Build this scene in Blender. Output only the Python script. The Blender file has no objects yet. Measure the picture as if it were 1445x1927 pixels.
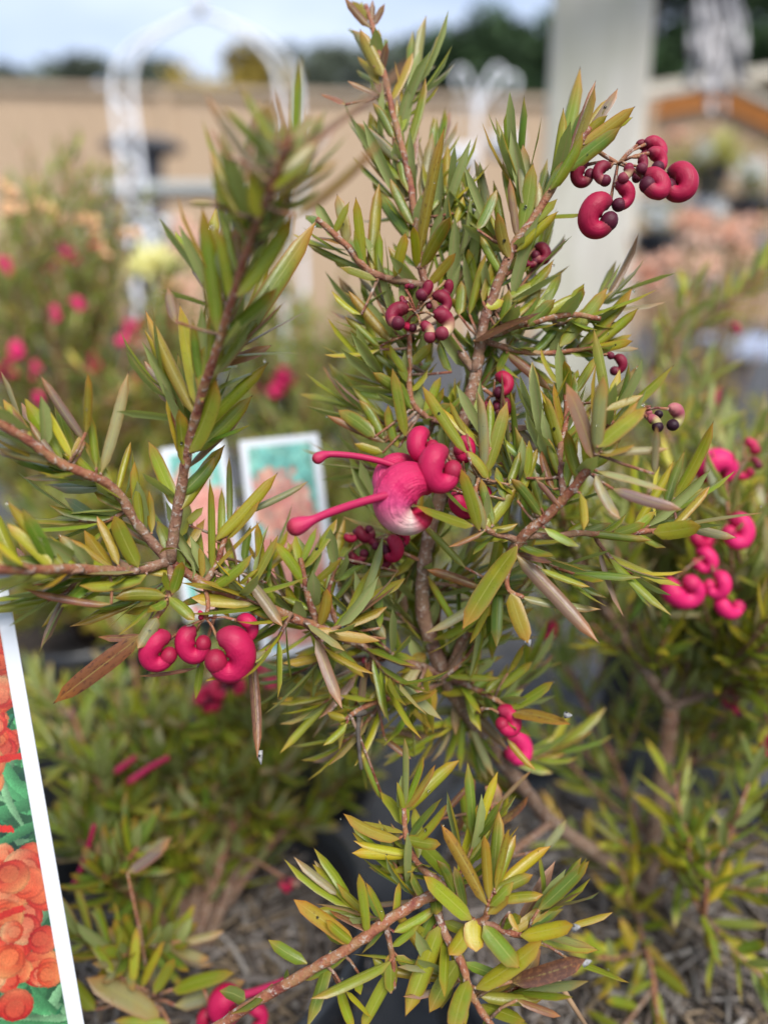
import bpy, bmesh, math, random
import numpy as np
from mathutils import Vector, Matrix

random.seed(7)
rng = np.random.default_rng(7)
scene = bpy.context.scene
COL = scene.collection

# ------------------------------------------------------------------ camera, sky, sun, exposure
FPX = 1448.0                      # focal length in photograph pixels (1445 x 1927)
PITCH = math.radians(17.0)
EYE = Vector((0.0, 0.0, 0.55))
cam_data = bpy.data.cameras.new('camera')
cam = bpy.data.objects.new('camera', cam_data)
COL.objects.link(cam)
cam.location = EYE
cam.rotation_euler = (math.pi / 2 - PITCH, 0, 0)
cam_data.sensor_fit = 'AUTO'
cam_data.sensor_width = 36.0
cam_data.lens = FPX / 1927.0 * 36.0
cam_data.clip_start = 0.01
cam_data.clip_end = 3000
cam_data.dof.use_dof = True
cam_data.dof.focus_distance = 0.243
cam_data.dof.aperture_fstop = 3.7
cam_data.dof.aperture_blades = 0
scene.camera = cam

SUN_EL, SUN_AZ = math.radians(52), math.radians(160)   # high behind the camera, a little to its right, veiled by cloud
world = bpy.data.worlds.new('World')
scene.world = world
world.use_nodes = True
wn, wl = world.node_tree.nodes, world.node_tree.links
wn.clear()
w_out = wn.new('ShaderNodeOutputWorld')
w_bg = wn.new('ShaderNodeBackground')
w_sky = wn.new('ShaderNodeTexSky')
w_sky.sky_type = 'NISHITA'
w_sky.sun_disc = False
w_sky.sun_elevation = SUN_EL
w_sky.sun_rotation = SUN_AZ
w_sky.air_density = 1.0
w_sky.dust_density = 1.5
w_co = wn.new('ShaderNodeTexCoord')
w_map = wn.new('ShaderNodeMapping')
w_map.inputs['Scale'].default_value = (1.0, 1.0, 2.6)
w_no = wn.new('ShaderNodeTexNoise')
w_no.inputs['Scale'].default_value = 3.2
w_no.inputs['Detail'].default_value = 4
w_no.inputs['Roughness'].default_value = 0.5
w_rp = wn.new('ShaderNodeValToRGB')
w_rp.color_ramp.elements[0].position = 0.34
w_rp.color_ramp.elements[0].color = (3.9, 4.8, 6.6, 1)
w_rp.color_ramp.elements[1].position = 0.66
w_rp.color_ramp.elements[1].color = (6.6, 7.3, 8.6, 1)
w_mix = wn.new('ShaderNodeMix')
w_mix.data_type = 'RGBA'
w_mix.inputs['Factor'].default_value = 0.80
wl.new(w_co.outputs['Generated'], w_map.inputs['Vector'])
wl.new(w_map.outputs['Vector'], w_no.inputs['Vector'])
wl.new(w_no.outputs['Fac'], w_rp.inputs['Fac'])
wl.new(w_sky.outputs['Color'], w_mix.inputs['A'])
wl.new(w_rp.outputs['Color'], w_mix.inputs['B'])
wl.new(w_mix.outputs['Result'], w_bg.inputs['Color'])
w_bg.inputs['Strength'].default_value = 0.05
wl.new(w_bg.outputs['Background'], w_out.inputs['Surface'])

sun_data = bpy.data.lights.new('sun', 'SUN')
sun_data.energy = 1.5
sun_data.angle = math.radians(28)
sun_data.color = (1.0, 0.96, 0.9)
sun = bpy.data.objects.new('sun', sun_data)
COL.objects.link(sun)
sd = Vector((math.sin(SUN_AZ) * math.cos(SUN_EL), math.cos(SUN_AZ) * math.cos(SUN_EL), math.sin(SUN_EL)))
sun.rotation_euler = sd.to_track_quat('Z', 'Y').to_euler()
sun.location = (0, 0, 8)

scene.view_settings.view_transform = 'Standard'
scene.view_settings.look = 'None'
scene.view_settings.gamma = 1.0
scene.view_settings.exposure = 1.7
scene.render.engine = 'CYCLES'
scene.cycles.use_denoising = True
scene.cycles.max_bounces = 5
scene.cycles.transparent_max_bounces = 8
scene.cycles.caustics_reflective = False
scene.cycles.caustics_refractive = False

# ------------------------------------------------------------------ helpers
FWD = Vector((0, math.cos(PITCH), -math.sin(PITCH)))
UPV = Vector((0, math.sin(PITCH), math.cos(PITCH)))
RGT = Vector((1, 0, 0))

def P(x, y, d):
    """The place seen at photograph pixel x, y at depth d (metres along the lens axis)."""
    return EYE + FWD * d + RGT * ((x - 722.5) / FPX * d) - UPV * ((y - 963.5) / FPX * d)

def link(name, data, parent=None):
    o = bpy.data.objects.new(name, data)
    COL.objects.link(o)
    if parent is not None:
        o.parent = parent
    return o

def tag(o, label=None, cat=None, group=None, kind=None):
    if label: o['label'] = label
    if cat: o['category'] = cat
    if group: o['group'] = group
    if kind: o['kind'] = kind
    return o

def empty(name, loc, label=None, cat=None, group=None):
    o = link(name, None)
    o.location = loc
    o.empty_display_size = 0.02
    return tag(o, label, cat, group)

def mesh_of(name, verts, faces, mat=None, smooth=True):
    me = bpy.data.meshes.new(name)
    me.from_pydata([tuple(v) for v in verts], [], faces)
    if mat: me.materials.append(mat)
    if smooth:
        me.polygons.foreach_set('use_smooth', [True] * len(me.polygons))
    me.update()
    return me

class Geo:
    """Collects swept tubes, boxes and lathes; build() links them as one mesh object."""
    def __init__(self):
        self.v, self.f, self.uv = [], [], []
    def tube(self, pts, radii, n=8, cap=True):
        pts = [Vector(p) for p in pts]
        base = len(self.v)
        m = len(pts)
        t0 = (pts[1] - pts[0]).normalized()
        ref = t0.orthogonal().normalized()
        for i, p in enumerate(pts):
            t = (pts[min(i + 1, m - 1)] - pts[max(i - 1, 0)])
            t = t.normalized() if t.length > 1e-9 else t0
            ref = (ref - t * ref.dot(t))
            ref = ref.normalized() if ref.length > 1e-6 else t.orthogonal().normalized()
            b = t.cross(ref)
            r = radii[i] if hasattr(radii, '__len__') else radii
            for k in range(n):
                a = 2 * math.pi * k / n
                self.v.append(p + ref * (r * math.cos(a)) + b * (r * math.sin(a)))
                self.uv.append((i / max(1, m - 1), k / n))
        for i in range(m - 1):
            for k in range(n):
                k2 = (k + 1) % n
                self.f.append((base + i * n + k, base + i * n + k2, base + (i + 1) * n + k2, base + (i + 1) * n + k))
        if cap:
            self.f.append(tuple(base + k for k in reversed(range(n))))
            self.f.append(tuple(base + (m - 1) * n + k for k in range(n)))
        return self
    def box(self, c, s, rot=None):
        base = len(self.v)
        c = Vector(c)
        for dx in (-.5, .5):
            for dy in (-.5, .5):
                for dz in (-.5, .5):
                    q = Vector((dx * s[0], dy * s[1], dz * s[2]))
                    if rot is not None: q = rot @ q
                    self.v.append(c + q); self.uv.append((0, 0))
        for a in ((0, 1, 3, 2), (4, 6, 7, 5), (0, 4, 5, 1), (2, 3, 7, 6), (0, 2, 6, 4), (1, 5, 7, 3)):
            self.f.append(tuple(base + i for i in a))
        return self
    def lathe(self, prof, c=(0, 0, 0), n=32):
        base = len(self.v)
        c = Vector(c)
        for r, z in prof:
            for k in range(n):
                a = 2 * math.pi * k / n
                self.v.append(c + Vector((r * math.cos(a), r * math.sin(a), z))); self.uv.append((0, 0))
        for i in range(len(prof) - 1):
            for k in range(n):
                k2 = (k + 1) % n
                self.f.append((base + i * n + k, base + i * n + k2, base + (i + 1) * n + k2, base + (i + 1) * n + k))
        return self
    def build(self, name, mat, parent=None, origin=None, smooth=True, bevel=0.0):
        o0 = Vector(origin) if origin is not None else (parent.matrix_world_loc if False else Vector((0, 0, 0)))
        me = mesh_of(name, [v - o0 for v in self.v], self.f, mat, smooth)
        uvl = me.uv_layers.new(name='UVMap')
        li = np.empty(len(me.loops), dtype=np.int32)
        me.loops.foreach_get('vertex_index', li)
        uvl.data.foreach_set('uv', np.asarray(self.uv, dtype=np.float32)[li].ravel())
        o = link(name, me, parent)
        if bevel:
            md = o.modifiers.new('bevel', 'BEVEL'); md.width = bevel; md.segments = 2; md.limit_method = 'ANGLE'
        return o

def spline(pts, per=6):
    """Catmull-Rom through a list of equal-length tuples."""
    a = np.asarray(pts, dtype=float)
    if len(a) < 3: per = max(per, 4)
    a = np.vstack([2 * a[0] - a[1], a, 2 * a[-1] - a[-2]])
    out = []
    for i in range(1, len(a) - 2):
        p0, p1, p2, p3 = a[i - 1], a[i], a[i + 1], a[i + 2]
        for k in range(per):
            t = k / per
            out.append(0.5 * ((2 * p1) + (-p0 + p2) * t + (2 * p0 - 5 * p1 + 4 * p2 - p3) * t * t + (-p0 + 3 * p1 - 3 * p2 + p3) * t ** 3))
    out.append(a[-2])
    return np.array(out)

# ------------------------------------------------------------------ material kit
class NT:
    def __init__(self, name):
        self.m = bpy.data.materials.new(name)
        self.m.use_nodes = True
        self.n, self.l = self.m.node_tree.nodes, self.m.node_tree.links
        self.n.clear()
        self.out = self.n.new('ShaderNodeOutputMaterial')
        self.b = self.n.new('ShaderNodeBsdfPrincipled')
        self.l.new(self.b.outputs['BSDF'], self.out.inputs['Surface'])
    def put(self, sock, v):
        if isinstance(v, bpy.types.NodeSocket): self.l.new(v, sock)
        elif isinstance(v, (tuple, list)) and len(v) == 3 and sock.type == 'RGBA': sock.default_value = (*v, 1)
        else: sock.default_value = v
    def mix(self, fac, a, b, blend='MIX'):
        n = self.n.new('ShaderNodeMix'); n.data_type = 'RGBA'; n.blend_type = blend
        self.put(n.inputs['Factor'], fac); self.put(n.inputs['A'], a); self.put(n.inputs['B'], b)
        return n.outputs['Result']
    def math(self, op, a, b=0.0, c=0.0, clamp=False):
        n = self.n.new('ShaderNodeMath'); n.operation = op; n.use_clamp = clamp
        self.put(n.inputs[0], a); self.put(n.inputs[1], b); self.put(n.inputs[2], c)
        return n.outputs[0]
    def ramp(self, fac, stops):
        n = self.n.new('ShaderNodeValToRGB')
        e = n.color_ramp.elements
        while len(e) < len(stops): e.new(0.5)
        for i, (p, c) in enumerate(stops):
            e[i].position = p
            e[i].color = (*c, 1) if hasattr(c, '__len__') else (c, c, c, 1)
        self.put(n.inputs['Fac'], fac)
        return n.outputs['Color']
    def coord(self, which='Object'):
        return self.n.new('ShaderNodeTexCoord').outputs[which]
    def mapping(self, vec, scale=(1, 1, 1), loc=None):
        n = self.n.new('ShaderNodeMapping'); n.inputs['Scale'].default_value = scale
        self.l.new(vec, n.inputs['Vector'])
        if loc is not None: self.put(n.inputs['Location'], loc)
        return n.outputs['Vector']
    def noise(self, vec, scale, detail=3, rough=0.5, out='Fac'):
        n = self.n.new('ShaderNodeTexNoise')
        n.inputs['Scale'].default_value = scale; n.inputs['Detail'].default_value = detail; n.inputs['Roughness'].default_value = rough
        if vec is not None: self.l.new(vec, n.inputs['Vector'])
        return n.outputs[out]
    def bump(self, h, strength=0.3, dist=0.001):
        n = self.n.new('ShaderNodeBump'); n.inputs['Strength'].default_value = strength; n.inputs['Distance'].default_value = dist
        self.l.new(h, n.inputs['Height']); self.l.new(n.outputs['Normal'], self.b.inputs['Normal'])
    def set(self, color=None, rough=0.6, spec=0.4, **kw):
        if color is not None: self.put(self.b.inputs['Base Color'], color)
        self.put(self.b.inputs['Roughness'], rough)
        self.put(self.b.inputs['Specular IOR Level'], spec)
        for k, v in kw.items(): self.put(self.b.inputs[k], v)
        return self.m

def simple(name, c1, c2=None, scale=20, rough=0.6, spec=0.4, bump=0.0, dist=0.001, stretch=(1, 1, 1), metallic=0.0):
    k = NT(name)
    v = k.mapping(k.coord(), stretch)
    f = k.noise(v, scale, 5, 0.6)
    c = k.ramp(f, [(0.3, c1), (0.7, c2 or tuple(x * .75 for x in c1))])
    if bump: k.bump(f, bump, dist)
    return k.set(c, rough, spec, Metallic=metallic)

def leaf_material(name, by_object):
    """Upper side olive with ruddy margins, tip and brown flecks; underside silvery felt. Base tint from the leaf itself."""
    k = NT(name)
    uvn = k.n.new('ShaderNodeUVMap'); uvn.uv_map = 'UVMap'
    sep = k.n.new('ShaderNodeSeparateXYZ'); k.l.new(uvn.outputs['UV'], sep.inputs[0])
    u, v = sep.outputs[0], sep.outputs[1]
    if by_object:
        oi = k.n.new('ShaderNodeObjectInfo')
        tint, rnd, blot = oi.outputs['Color'], oi.outputs['Random'], oi.outputs['Alpha']
    else:
        at = k.n.new('ShaderNodeAttribute'); at.attribute_name = 'tint'
        tint, blot = at.outputs['Color'], at.outputs['Alpha']
        rnd = k.math('FRACT', k.math('MULTIPLY', k.math('ADD', at.outputs['Fac'], blot), 91.7))
    ax = k.math('ABSOLUTE', k.math('SUBTRACT', k.math('MULTIPLY', u, 2.0), 1.0))
    comb = k.n.new('ShaderNodeCombineXYZ')
    k.put(comb.inputs[0], k.math('MULTIPLY', u, 0.35)); k.put(comb.inputs[1], v); k.put(comb.inputs[2], k.math('MULTIPLY', rnd, 37.0))
    vec = comb.outputs[0]
    n1 = k.noise(vec, 4.0, 4, 0.6)
    n2 = k.noise(vec, 16.0, 5, 0.7)
    n3 = k.noise(vec, 38.0, 2, 0.5)
    col = k.mix(k.math('MULTIPLY_ADD', n1, 1.6, -0.45, True), tint, k.mix(1.0, tint, (1.25, 0.86, 0.62), 'MULTIPLY'))
    col = k.mix(k.math('MULTIPLY', n2, 0.35), col, k.mix(1.0, tint, (0.55, 0.62, 0.6), 'MULTIPLY'))
    yel = k.math('MULTIPLY', k.ramp(k.noise(vec, 2.3, 2, .5), [(.50, 0.0), (.66, .8)]), k.math('GREATER_THAN', rnd, .45))
    col = k.mix(k.math('MULTIPLY', yel, .38 if by_object else .18), col, (.42, .30, .025))
    # pale mid vein
    vein = k.math('SUBTRACT', 1.0, k.math('MULTIPLY', ax, 11.0), 0, True)
    col = k.mix(k.math('MULTIPLY', vein, 0.4), col, (0.42, 0.40, 0.12))
    # ruddy margin, stronger on some leaves
    edge = k.math('MULTIPLY', k.math('POWER', ax, 4.5), k.math('MULTIPLY_ADD', rnd, 0.65 if by_object else .4, 0.15 if by_object else .05))
    col = k.mix(edge, col, (0.30, 0.075, 0.030))
    # orange base and tip, dark point
    tip = k.math('MULTIPLY', k.ramp(v, [(0.68, 0.0), (0.93, 1.0)]), k.math('MULTIPLY_ADD', n1, .8 if by_object else .5, 0.08))
    col = k.mix(tip, col, (0.46, 0.16, 0.028))
    col = k.mix(k.ramp(v, [(0.962, 0.0), (0.985, 0.9)]), col, (0.06, 0.018, 0.012))
    base = k.ramp(v, [(0.0, 0.75), (0.16, 0.0)])
    col = k.mix(base, col, (0.30, 0.22, 0.05))
    # brown flecks and dead blotches
    fl = k.ramp(n3, [(0.66, 0.0), (0.72, 0.75)])
    col = k.mix(k.math('MULTIPLY', fl, 0.7), col, (0.05, 0.022, 0.012))
    bl = k.math('ADD', n2, k.math('MULTIPLY', blot, 0.42))
    col = k.mix(k.ramp(bl, [(0.74, 0.0), (0.84, 0.85)]), col, (0.085, 0.035, 0.024))
    geo = k.n.new('ShaderNodeNewGeometry')
    under = k.mix(k.math('MULTIPLY', n2, 0.7), (0.33, 0.36, 0.15), (0.22, 0.27, 0.07))
    under = k.mix(vein, under, (0.36, 0.30, 0.14))
    col = k.mix(geo.outputs['Backfacing'], col, under)
    k.bump(n2, 0.25, 0.0004)
    rough = k.math('MULTIPLY_ADD', n2, 0.35, 0.16)
    k.set(col, rough, 0.42)
    tr = k.n.new('ShaderNodeBsdfTranslucent')
    k.put(tr.inputs['Color'], k.mix(1.0, col, (1.5, 1.6, 0.6), 'MULTIPLY'))
    ms = k.n.new('ShaderNodeMixShader'); ms.inputs[0].default_value = 0.24
    k.l.new(k.b.outputs[0], ms.inputs[1]); k.l.new(tr.outputs[0], ms.inputs[2]); k.l.new(ms.outputs[0], k.out.inputs['Surface'])
    return k.m

def bud_material(name, stops, streak=0.25, relief=.14):
    k = NT(name)
    uvn = k.n.new('ShaderNodeUVMap'); uvn.uv_map = 'UVMap'
    sep = k.n.new('ShaderNodeSeparateXYZ'); k.l.new(uvn.outputs['UV'], sep.inputs[0])
    col = k.ramp(sep.outputs[0], stops)
    n = k.noise(k.coord(), 2.2, 4, 0.6)
    comb = k.n.new('ShaderNodeCombineXYZ')
    k.put(comb.inputs[0], k.math('MULTIPLY', sep.outputs[0], 1.2)); k.put(comb.inputs[1], k.math('MULTIPLY', sep.outputs[1], 14.0))
    st = k.noise(comb.outputs[0], 2.0, 3, 0.6)
    col = k.mix(k.math('MULTIPLY_ADD', n, 0.9, -0.2, True), col, k.mix(1.0, col, (0.60, 0.40, 0.60), 'MULTIPLY'))
    col = k.mix(k.math('MULTIPLY', st, streak), col, k.mix(1.0, col, (1.25, 1.2, 1.25), 'MULTIPLY'))
    k.bump(k.math('ADD', st, k.math('MULTIPLY', n, .6)), relief, 0.03)
    k.set(col, k.math('MULTIPLY_ADD', st, .30, .36), 0.28)
    return k.m

M = {}
M['leaf'] = leaf_material('leaf_skin', True)
M['leaf_mass'] = leaf_material('leaf_skin_mass', False)
M['bud_crimson'] = bud_material('bud_crimson', [(0, (0.186, 0.019, 0.037)), (.12, (0.310, 0.007, 0.037)), (.75, (0.360, 0.006, 0.046)), (.86, (0.260, 0.031, 0.043)), (.93, (0.087, 0.007, 0.022)), (1, (0.062, 0.006, 0.019))])
M['bud_bright'] = bud_material('bud_bright', [(0, (0.279, 0.019, 0.050)), (.2, (0.422, 0.007, 0.062)), (.8, (0.459, 0.011, 0.074)), (.9, (0.341, 0.012, 0.050)), (1, (0.279, 0.009, 0.037))])
M['bud_pink'] = bud_material('bud_pink', [(0, (.48, .02, .09)), (.2, (.62, .014, .12)), (.85, (.64, .022, .14)), (1, (.50, .018, .09))])
M['bud_maroon'] = bud_material('bud_maroon', [(0, (0.124, 0.012, 0.019)), (.3, (0.186, 0.006, 0.025)), (.7, (0.186, 0.007, 0.028)), (.84, (0.351, 0.125, 0.101)), (.92, (0.136, 0.012, 0.031)), (1, (0.099, 0.009, 0.025))])
M['bud_pale'] = bud_material('bud_pale', [(0, (0.186, 0.012, 0.031)), (.35, (0.223, 0.012, 0.037)), (.62, (0.468, 0.312, 0.172)), (.82, (0.515, 0.406, 0.218)), (.93, (0.223, 0.031, 0.050)), (1, (0.186, 0.019, 0.037))])
M['bud_green'] = bud_material('bud_green', [(0, (0.429, 0.156, 0.140)), (.35, (0.298, 0.062, 0.087)), (.62, (0.374, 0.328, 0.125)), (.8, (0.328, 0.296, 0.117)), (.9, (0.028, 0.006, 0.015)), (1, (0.022, 0.005, 0.012))])
M['bud_peach'] = bud_material('bud_peach', [(0, (.62, .40, .14)), (.4, (.72, .42, .20)), (.8, (.74, .52, .26)), (1, (.60, .30, .14))])
M['bud_open'] = bud_material('bud_open', [(0, (.37, .008, .05)), (.30, (.52, .018, .10)), (.42, (.60, .07, .19)), (.52, (.63, .19, .26)), (.62, (.65, .40, .36)), (.70, (.66, .52, .43)), (.76, (.60, .30, .29)), (.82, (.46, .015, .06)), (1, (.40, .010, .05))], .6, .32)
M['petal'] = bud_material('petal_pink', [(0, (.42, .010, .07)), (.40, (.54, .025, .13)), (.55, (.58, .06, .17)), (.68, (.62, .20, .26)), (.80, (.66, .42, .37)), (1, (.66, .52, .42))], .5)
M['style'] = bud_material('style_pink', [(0, (0.384, 0.009, 0.062)), (.7, (0.459, 0.019, 0.087)), (.86, (0.434, 0.031, 0.074)), (.93, (0.260, 0.019, 0.031)), (1, (0.236, 0.019, 0.025))], 0.2)

def stem_material():
    k = NT('stem_bark')
    c = k.coord()
    n1 = k.noise(c, 160, 4, 0.65); n2 = k.noise(c, 520, 4, 0.7)
    uvn = k.n.new('ShaderNodeUVMap'); uvn.uv_map = 'UVMap'
    sep = k.n.new('ShaderNodeSeparateXYZ'); k.l.new(uvn.outputs['UV'], sep.inputs[0])
    old = k.ramp(n1, [(0.3, (.14, .085, .055)), (0.5, (.22, .14, .095)), (0.7, (.09, .042, .028))])
    young = k.ramp(n1, [(0.32, (.27, .16, .07)), (0.5, (.28, .105, .05)), (0.68, (.15, .03, .022))])
    col = k.mix(k.ramp(sep.outputs[0], [(0.1, 0.0), (0.75, 1.0)]), old, young)
    col = k.mix(k.ramp(n2, [(0.54, 0.0), (0.64, 0.75)]), col, (.42, .37, .32))
    k.bump(n2, 0.8, 0.0012)
    return k.set(col, 0.6, 0.35)
M['stem'] = stem_material()
M['deadwood'] = simple('dead_twig', (.12, .10, .085), (.045, .038, .033), 300, 0.8, 0.2, 0.5)
M['straw'] = simple('dry_straw', (.42, .30, .17), (.30, .18, .10), 60, 0.6, 0.3)
M['mulch'] = None
def mulch_material():
    k = NT('dry_needles')
    at = k.n.new('ShaderNodeAttribute'); at.attribute_name = 'tint'
    n = k.noise(k.coord(), 260, 4, 0.7)
    col = k.mix(k.math('MULTIPLY', n, 0.8), at.outputs['Color'], k.mix(1.0, at.outputs['Color'], (.4, .38, .36), 'MULTIPLY'))
    return k.set(col, 0.75, 0.25)
M['mulch'] = mulch_material()
M['soil'] = simple('potting_soil', (.028, .022, .018), (.07, .055, .045), 120, 0.9, 0.2, 0.9, 0.004)
M['pot'] = simple('black_pot_plastic', (.020, .022, .026), (.032, .034, .038), 40, 0.30, 0.5, 0.06)
M['ground'] = simple('gravel_ground', (.045, .047, .052), (.085, .085, .088), 26, 0.85, 0.3, 0.4, 0.006)

# ------------------------------------------------------------------ ground
def sheet(name, x0, x1, y0, y1, z, mat):
    me = mesh_of(name, [(x0, y0, z), (x1, y0, z), (x1, y1, z), (x0, y1, z)], [(0, 1, 2, 3)], mat, False)
    return tag(link(name, me), kind='structure')
sheet('ground', -900, 900, -60, 1500, 0.0, M['ground'])
M['grass'] = simple('paddock_grass', (.10, .11, .045), (.16, .14, .06), 3, 0.9, 0.2)
sheet('field', -800, 800, 9.5, 1400, 0.004, M['grass'])

# ------------------------------------------------------------------ leaf shapes
W0 = 0.18
def leaf_arrays(roll, bend, twist, fat, nt=9, nu=7, side=0.0):
    ts = np.concatenate([(.5 - .5 * np.cos(np.linspace(0, 1, nt - 2) * math.pi)) * 0.3 * 0.955 + np.linspace(0, 1, nt - 2) * 0.7 * 0.955, [0.97, 1.0]])
    V, UV = [], []
    for t in ts:
        s = min(t / 0.96, 1.0)
        w = (1 - abs(2 * s ** .93 - 1) ** (4.7 - 2.4 * fat)) ** (.32 + .5 * fat)
        w = min(w, 1.0) * W0 / 2
        w = max(w, 0.011 if t < 0.5 else (0.010 if t < 0.98 else 0.0015))
        zc = bend * (t ** 2 - 0.15 * t)
        xc = side * math.sin(t * math.pi) * 0.5
        tw = twist * t
        for i in range(nu):
            a = (i / (nu - 1) * 2 - 1)
            ph = a * roll
            x = w * math.sin(ph) / max(math.sin(min(roll, 1.45)), .3)
            z = -w * (1 - math.cos(ph)) * 0.95 - 0.10 * w * math.exp(-(a / .22) ** 2)
            x, z = x * math.cos(tw) - z * math.sin(tw), x * math.sin(tw) + z * math.cos(tw)
            V.append((x + xc, t, z + zc)); UV.append((i / (nu - 1), t))
    F = []
    for j in range(nt - 1):
        for i in range(nu - 1):
            q = j * nu + i
            F.append((q, q + 1, q + nu + 1, q + nu))
    return np.array(V), np.array(UV), F

def curled_arrays(nt=9, nu=7):
    """A leaf that arches right over."""
    V, UV, F = leaf_arrays(1.0, 0, 0, .5, nt, nu)
    out = []
    for x, y, z in V:
        a = y * 2.9
        out.append((x, math.sin(a) / 2.9 * 1.35, (1 - math.cos(a)) / 2.9 * 1.35 + z * math.cos(a)))
    return np.array(out), UV, F

LEAF_SPECS = [  # roll, bend, twist, fatness, sideways
    (1.15, 0.02, 0.0, .50, 0.0), (0.95, 0.10, 0.25, .46, 0.03), (1.35, -0.10, -0.2, .52, -0.03), (0.75, 0.05, -0.35, .44, 0.02),
    (1.05, 0.16, 0.1, .55, -0.04), (1.25, -0.05, 0.45, .48, 0.05), (0.60, -0.12, 0.3, .58, 0.0), (1.10, 0.08, -0.15, .42, -0.02),
    (0.9, -0.16, -0.3, .50, 0.06), (1.3, 0.13, 0.2, .47, 0.0)]
LEAF_ARR = [leaf_arrays(*s[:4], side=s[4]) for s in LEAF_SPECS] + [curled_arrays()]
CURL = len(LEAF_ARR) - 1
LEAF_LOW = [leaf_arrays(*s[:4], nt=7, nu=5, side=s[4]) for s in LEAF_SPECS]
def leaf_mesh(arr):
    V, UV, F = arr
    me = mesh_of('leaf', V, F, M['leaf'])
    uvl = me.uv_layers.new(name='UVMap')
    li = np.empty(len(me.loops), dtype=np.int32); me.loops.foreach_get('vertex_index', li)
    uvl.data.foreach_set('uv', UV[li].astype(np.float32).ravel())
    return me
LEAF_MESH = [leaf_mesh(a) for a in LEAF_ARR]

TINTS = {  # base tint of a leaf, and how much it is blotched
    'g': ((.205, .260, .022), .14), 'd': ((.125, .200, .024), .08), 'y': ((.330, .330, .022), .16),
    'o': ((.280, .225, .026), .25), 'r': ((.190, .095, .050), .25), 's': ((.250, .260, .125), .10),
    'b': ((.170, .080, .042), .55), 'v': ((.215, .155, .105), .10)}
def tint_of(c, rnd):
    t, b = TINTS[c]
    h = rnd.uniform(.82, 1.2); g = rnd.uniform(.9, 1.1)
    return (t[0] * h * rnd.uniform(.88, 1.12), t[1] * h * g, t[2] * h * rnd.uniform(.75, 1.3), min(1, b * rnd.uniform(.2, 1.8)))

def leaf_matrix(base, tip, width, roll_angle, face):
    """Leaf frame: Y from base to tip, Z (upper side) turned towards `face`, then rolled."""
    y = tip - base
    L = y.length
    y = y / L
    z = face - y * face.dot(y)
    z = z.normalized() if z.length > 1e-6 else y.orthogonal().normalized()
    z = Matrix.Rotation(roll_angle, 3, y) @ z
    x = y.cross(z)
    sx = width / W0
    m = Matrix(((x.x * sx, y.x * L, z.x * (sx * .7 + L * .3), base.x), (x.y * sx, y.y * L, z.y * (sx * .7 + L * .3), base.y),
                (x.z * sx, y.z * L, z.z * (sx * .7 + L * .3), base.z), (0, 0, 0, 1)))
    return m

def leaf_mass(name, items, parent, origin, kind='stuff', low=True):
    """Many leaves joined into one part. items: (matrix, variant, tint)."""
    lib = LEAF_LOW if low else LEAF_ARR
    VV, UU, FF, CC = [], [], [], []
    off = 0
    o0 = np.array(origin)
    for m, k, c in items:
        V, UV, F = lib[k % len(lib)]
        mm = np.array(m)
        VV.append(V @ mm[:3, :3].T + mm[:3, 3] - o0); UU.append(UV)
        FF.append(np.array(F) + off); CC.append(np.tile(np.array(c), (len(V), 1)))
        off += len(V)
    V = np.vstack(VV); F = np.vstack(FF); U = np.vstack(UU); C = np.vstack(CC)
    me = bpy.data.meshes.new(name)
    me.vertices.add(len(V)); me.vertices.foreach_set('co', V.astype(np.float32).ravel())
    me.loops.add(F.size); me.loops.foreach_set('vertex_index', F.astype(np.int32).ravel())
    me.polygons.add(len(F)); me.polygons.foreach_set('loop_start', np.arange(0, F.size, 4, dtype=np.int32))
    me.update(calc_edges=True)
    me.polygons.foreach_set('use_smooth', np.ones(len(F), dtype=bool))
    uvl = me.uv_layers.new(name='UVMap'); uvl.data.foreach_set('uv', U[F.ravel()].astype(np.float32).ravel())
    ca = me.color_attributes.new('tint', 'FLOAT_COLOR', 'POINT'); ca.data.foreach_set('color', C.astype(np.float32).ravel())
    me.materials.append(M['leaf_mass'])
    o = link(name, me, parent)
    if kind: o['kind'] = kind
    return o

def shoot_leaves(pts, rnd, n, length, width, palette, start=0.1, spread=(28, 62), up=0.25, tuft=True):
    """Leaves set spirally along a stem given as world points; returns (matrix, variant, tint) items."""
    pts = [Vector(p) for p in pts]
    seg = [(pts[i + 1] - pts[i]).length for i in range(len(pts) - 1)]
    tot = sum(seg)
    items = []
    ang = rnd.uniform(0, 6.28)
    for j in range(n):
        s = (start + (1 - start) * (j + rnd.random() * .6) / n) * tot
        i, acc = 0, 0
        while i < len(seg) - 1 and acc + seg[i] < s: acc += seg[i]; i += 1
        t = (pts[i + 1] - pts[i]).normalized()
        b = pts[i] + (pts[i + 1] - pts[i]) * min(1, (s - acc) / max(seg[i], 1e-6))
        ang += 2.4
        q = t.orthogonal().normalized()
        q = Matrix.Rotation(ang, 3, t) @ q
        f = s / tot
        dv = math.radians(rnd.uniform(*spread)) * (1 - .55 * max(0, f - .75) / .25 if tuft else 1)
        d = t * math.cos(dv) + q * math.sin(dv) + Vector((0, 0, up * .4))
        d.normalize()
        L = length * rnd.uniform(.7, 1.2) * (1 - .3 * max(0, f - .8) / .2)
        items.append((leaf_matrix(b, b + d * L, width * rnd.uniform(.8, 1.25), rnd.uniform(-.5, .5), t * .8 + Vector((0, 0, 1.0))),
                      rnd.randrange(len(LEAF_SPECS)), tint_of(rnd.choice(palette), rnd)))
    return items

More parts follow.
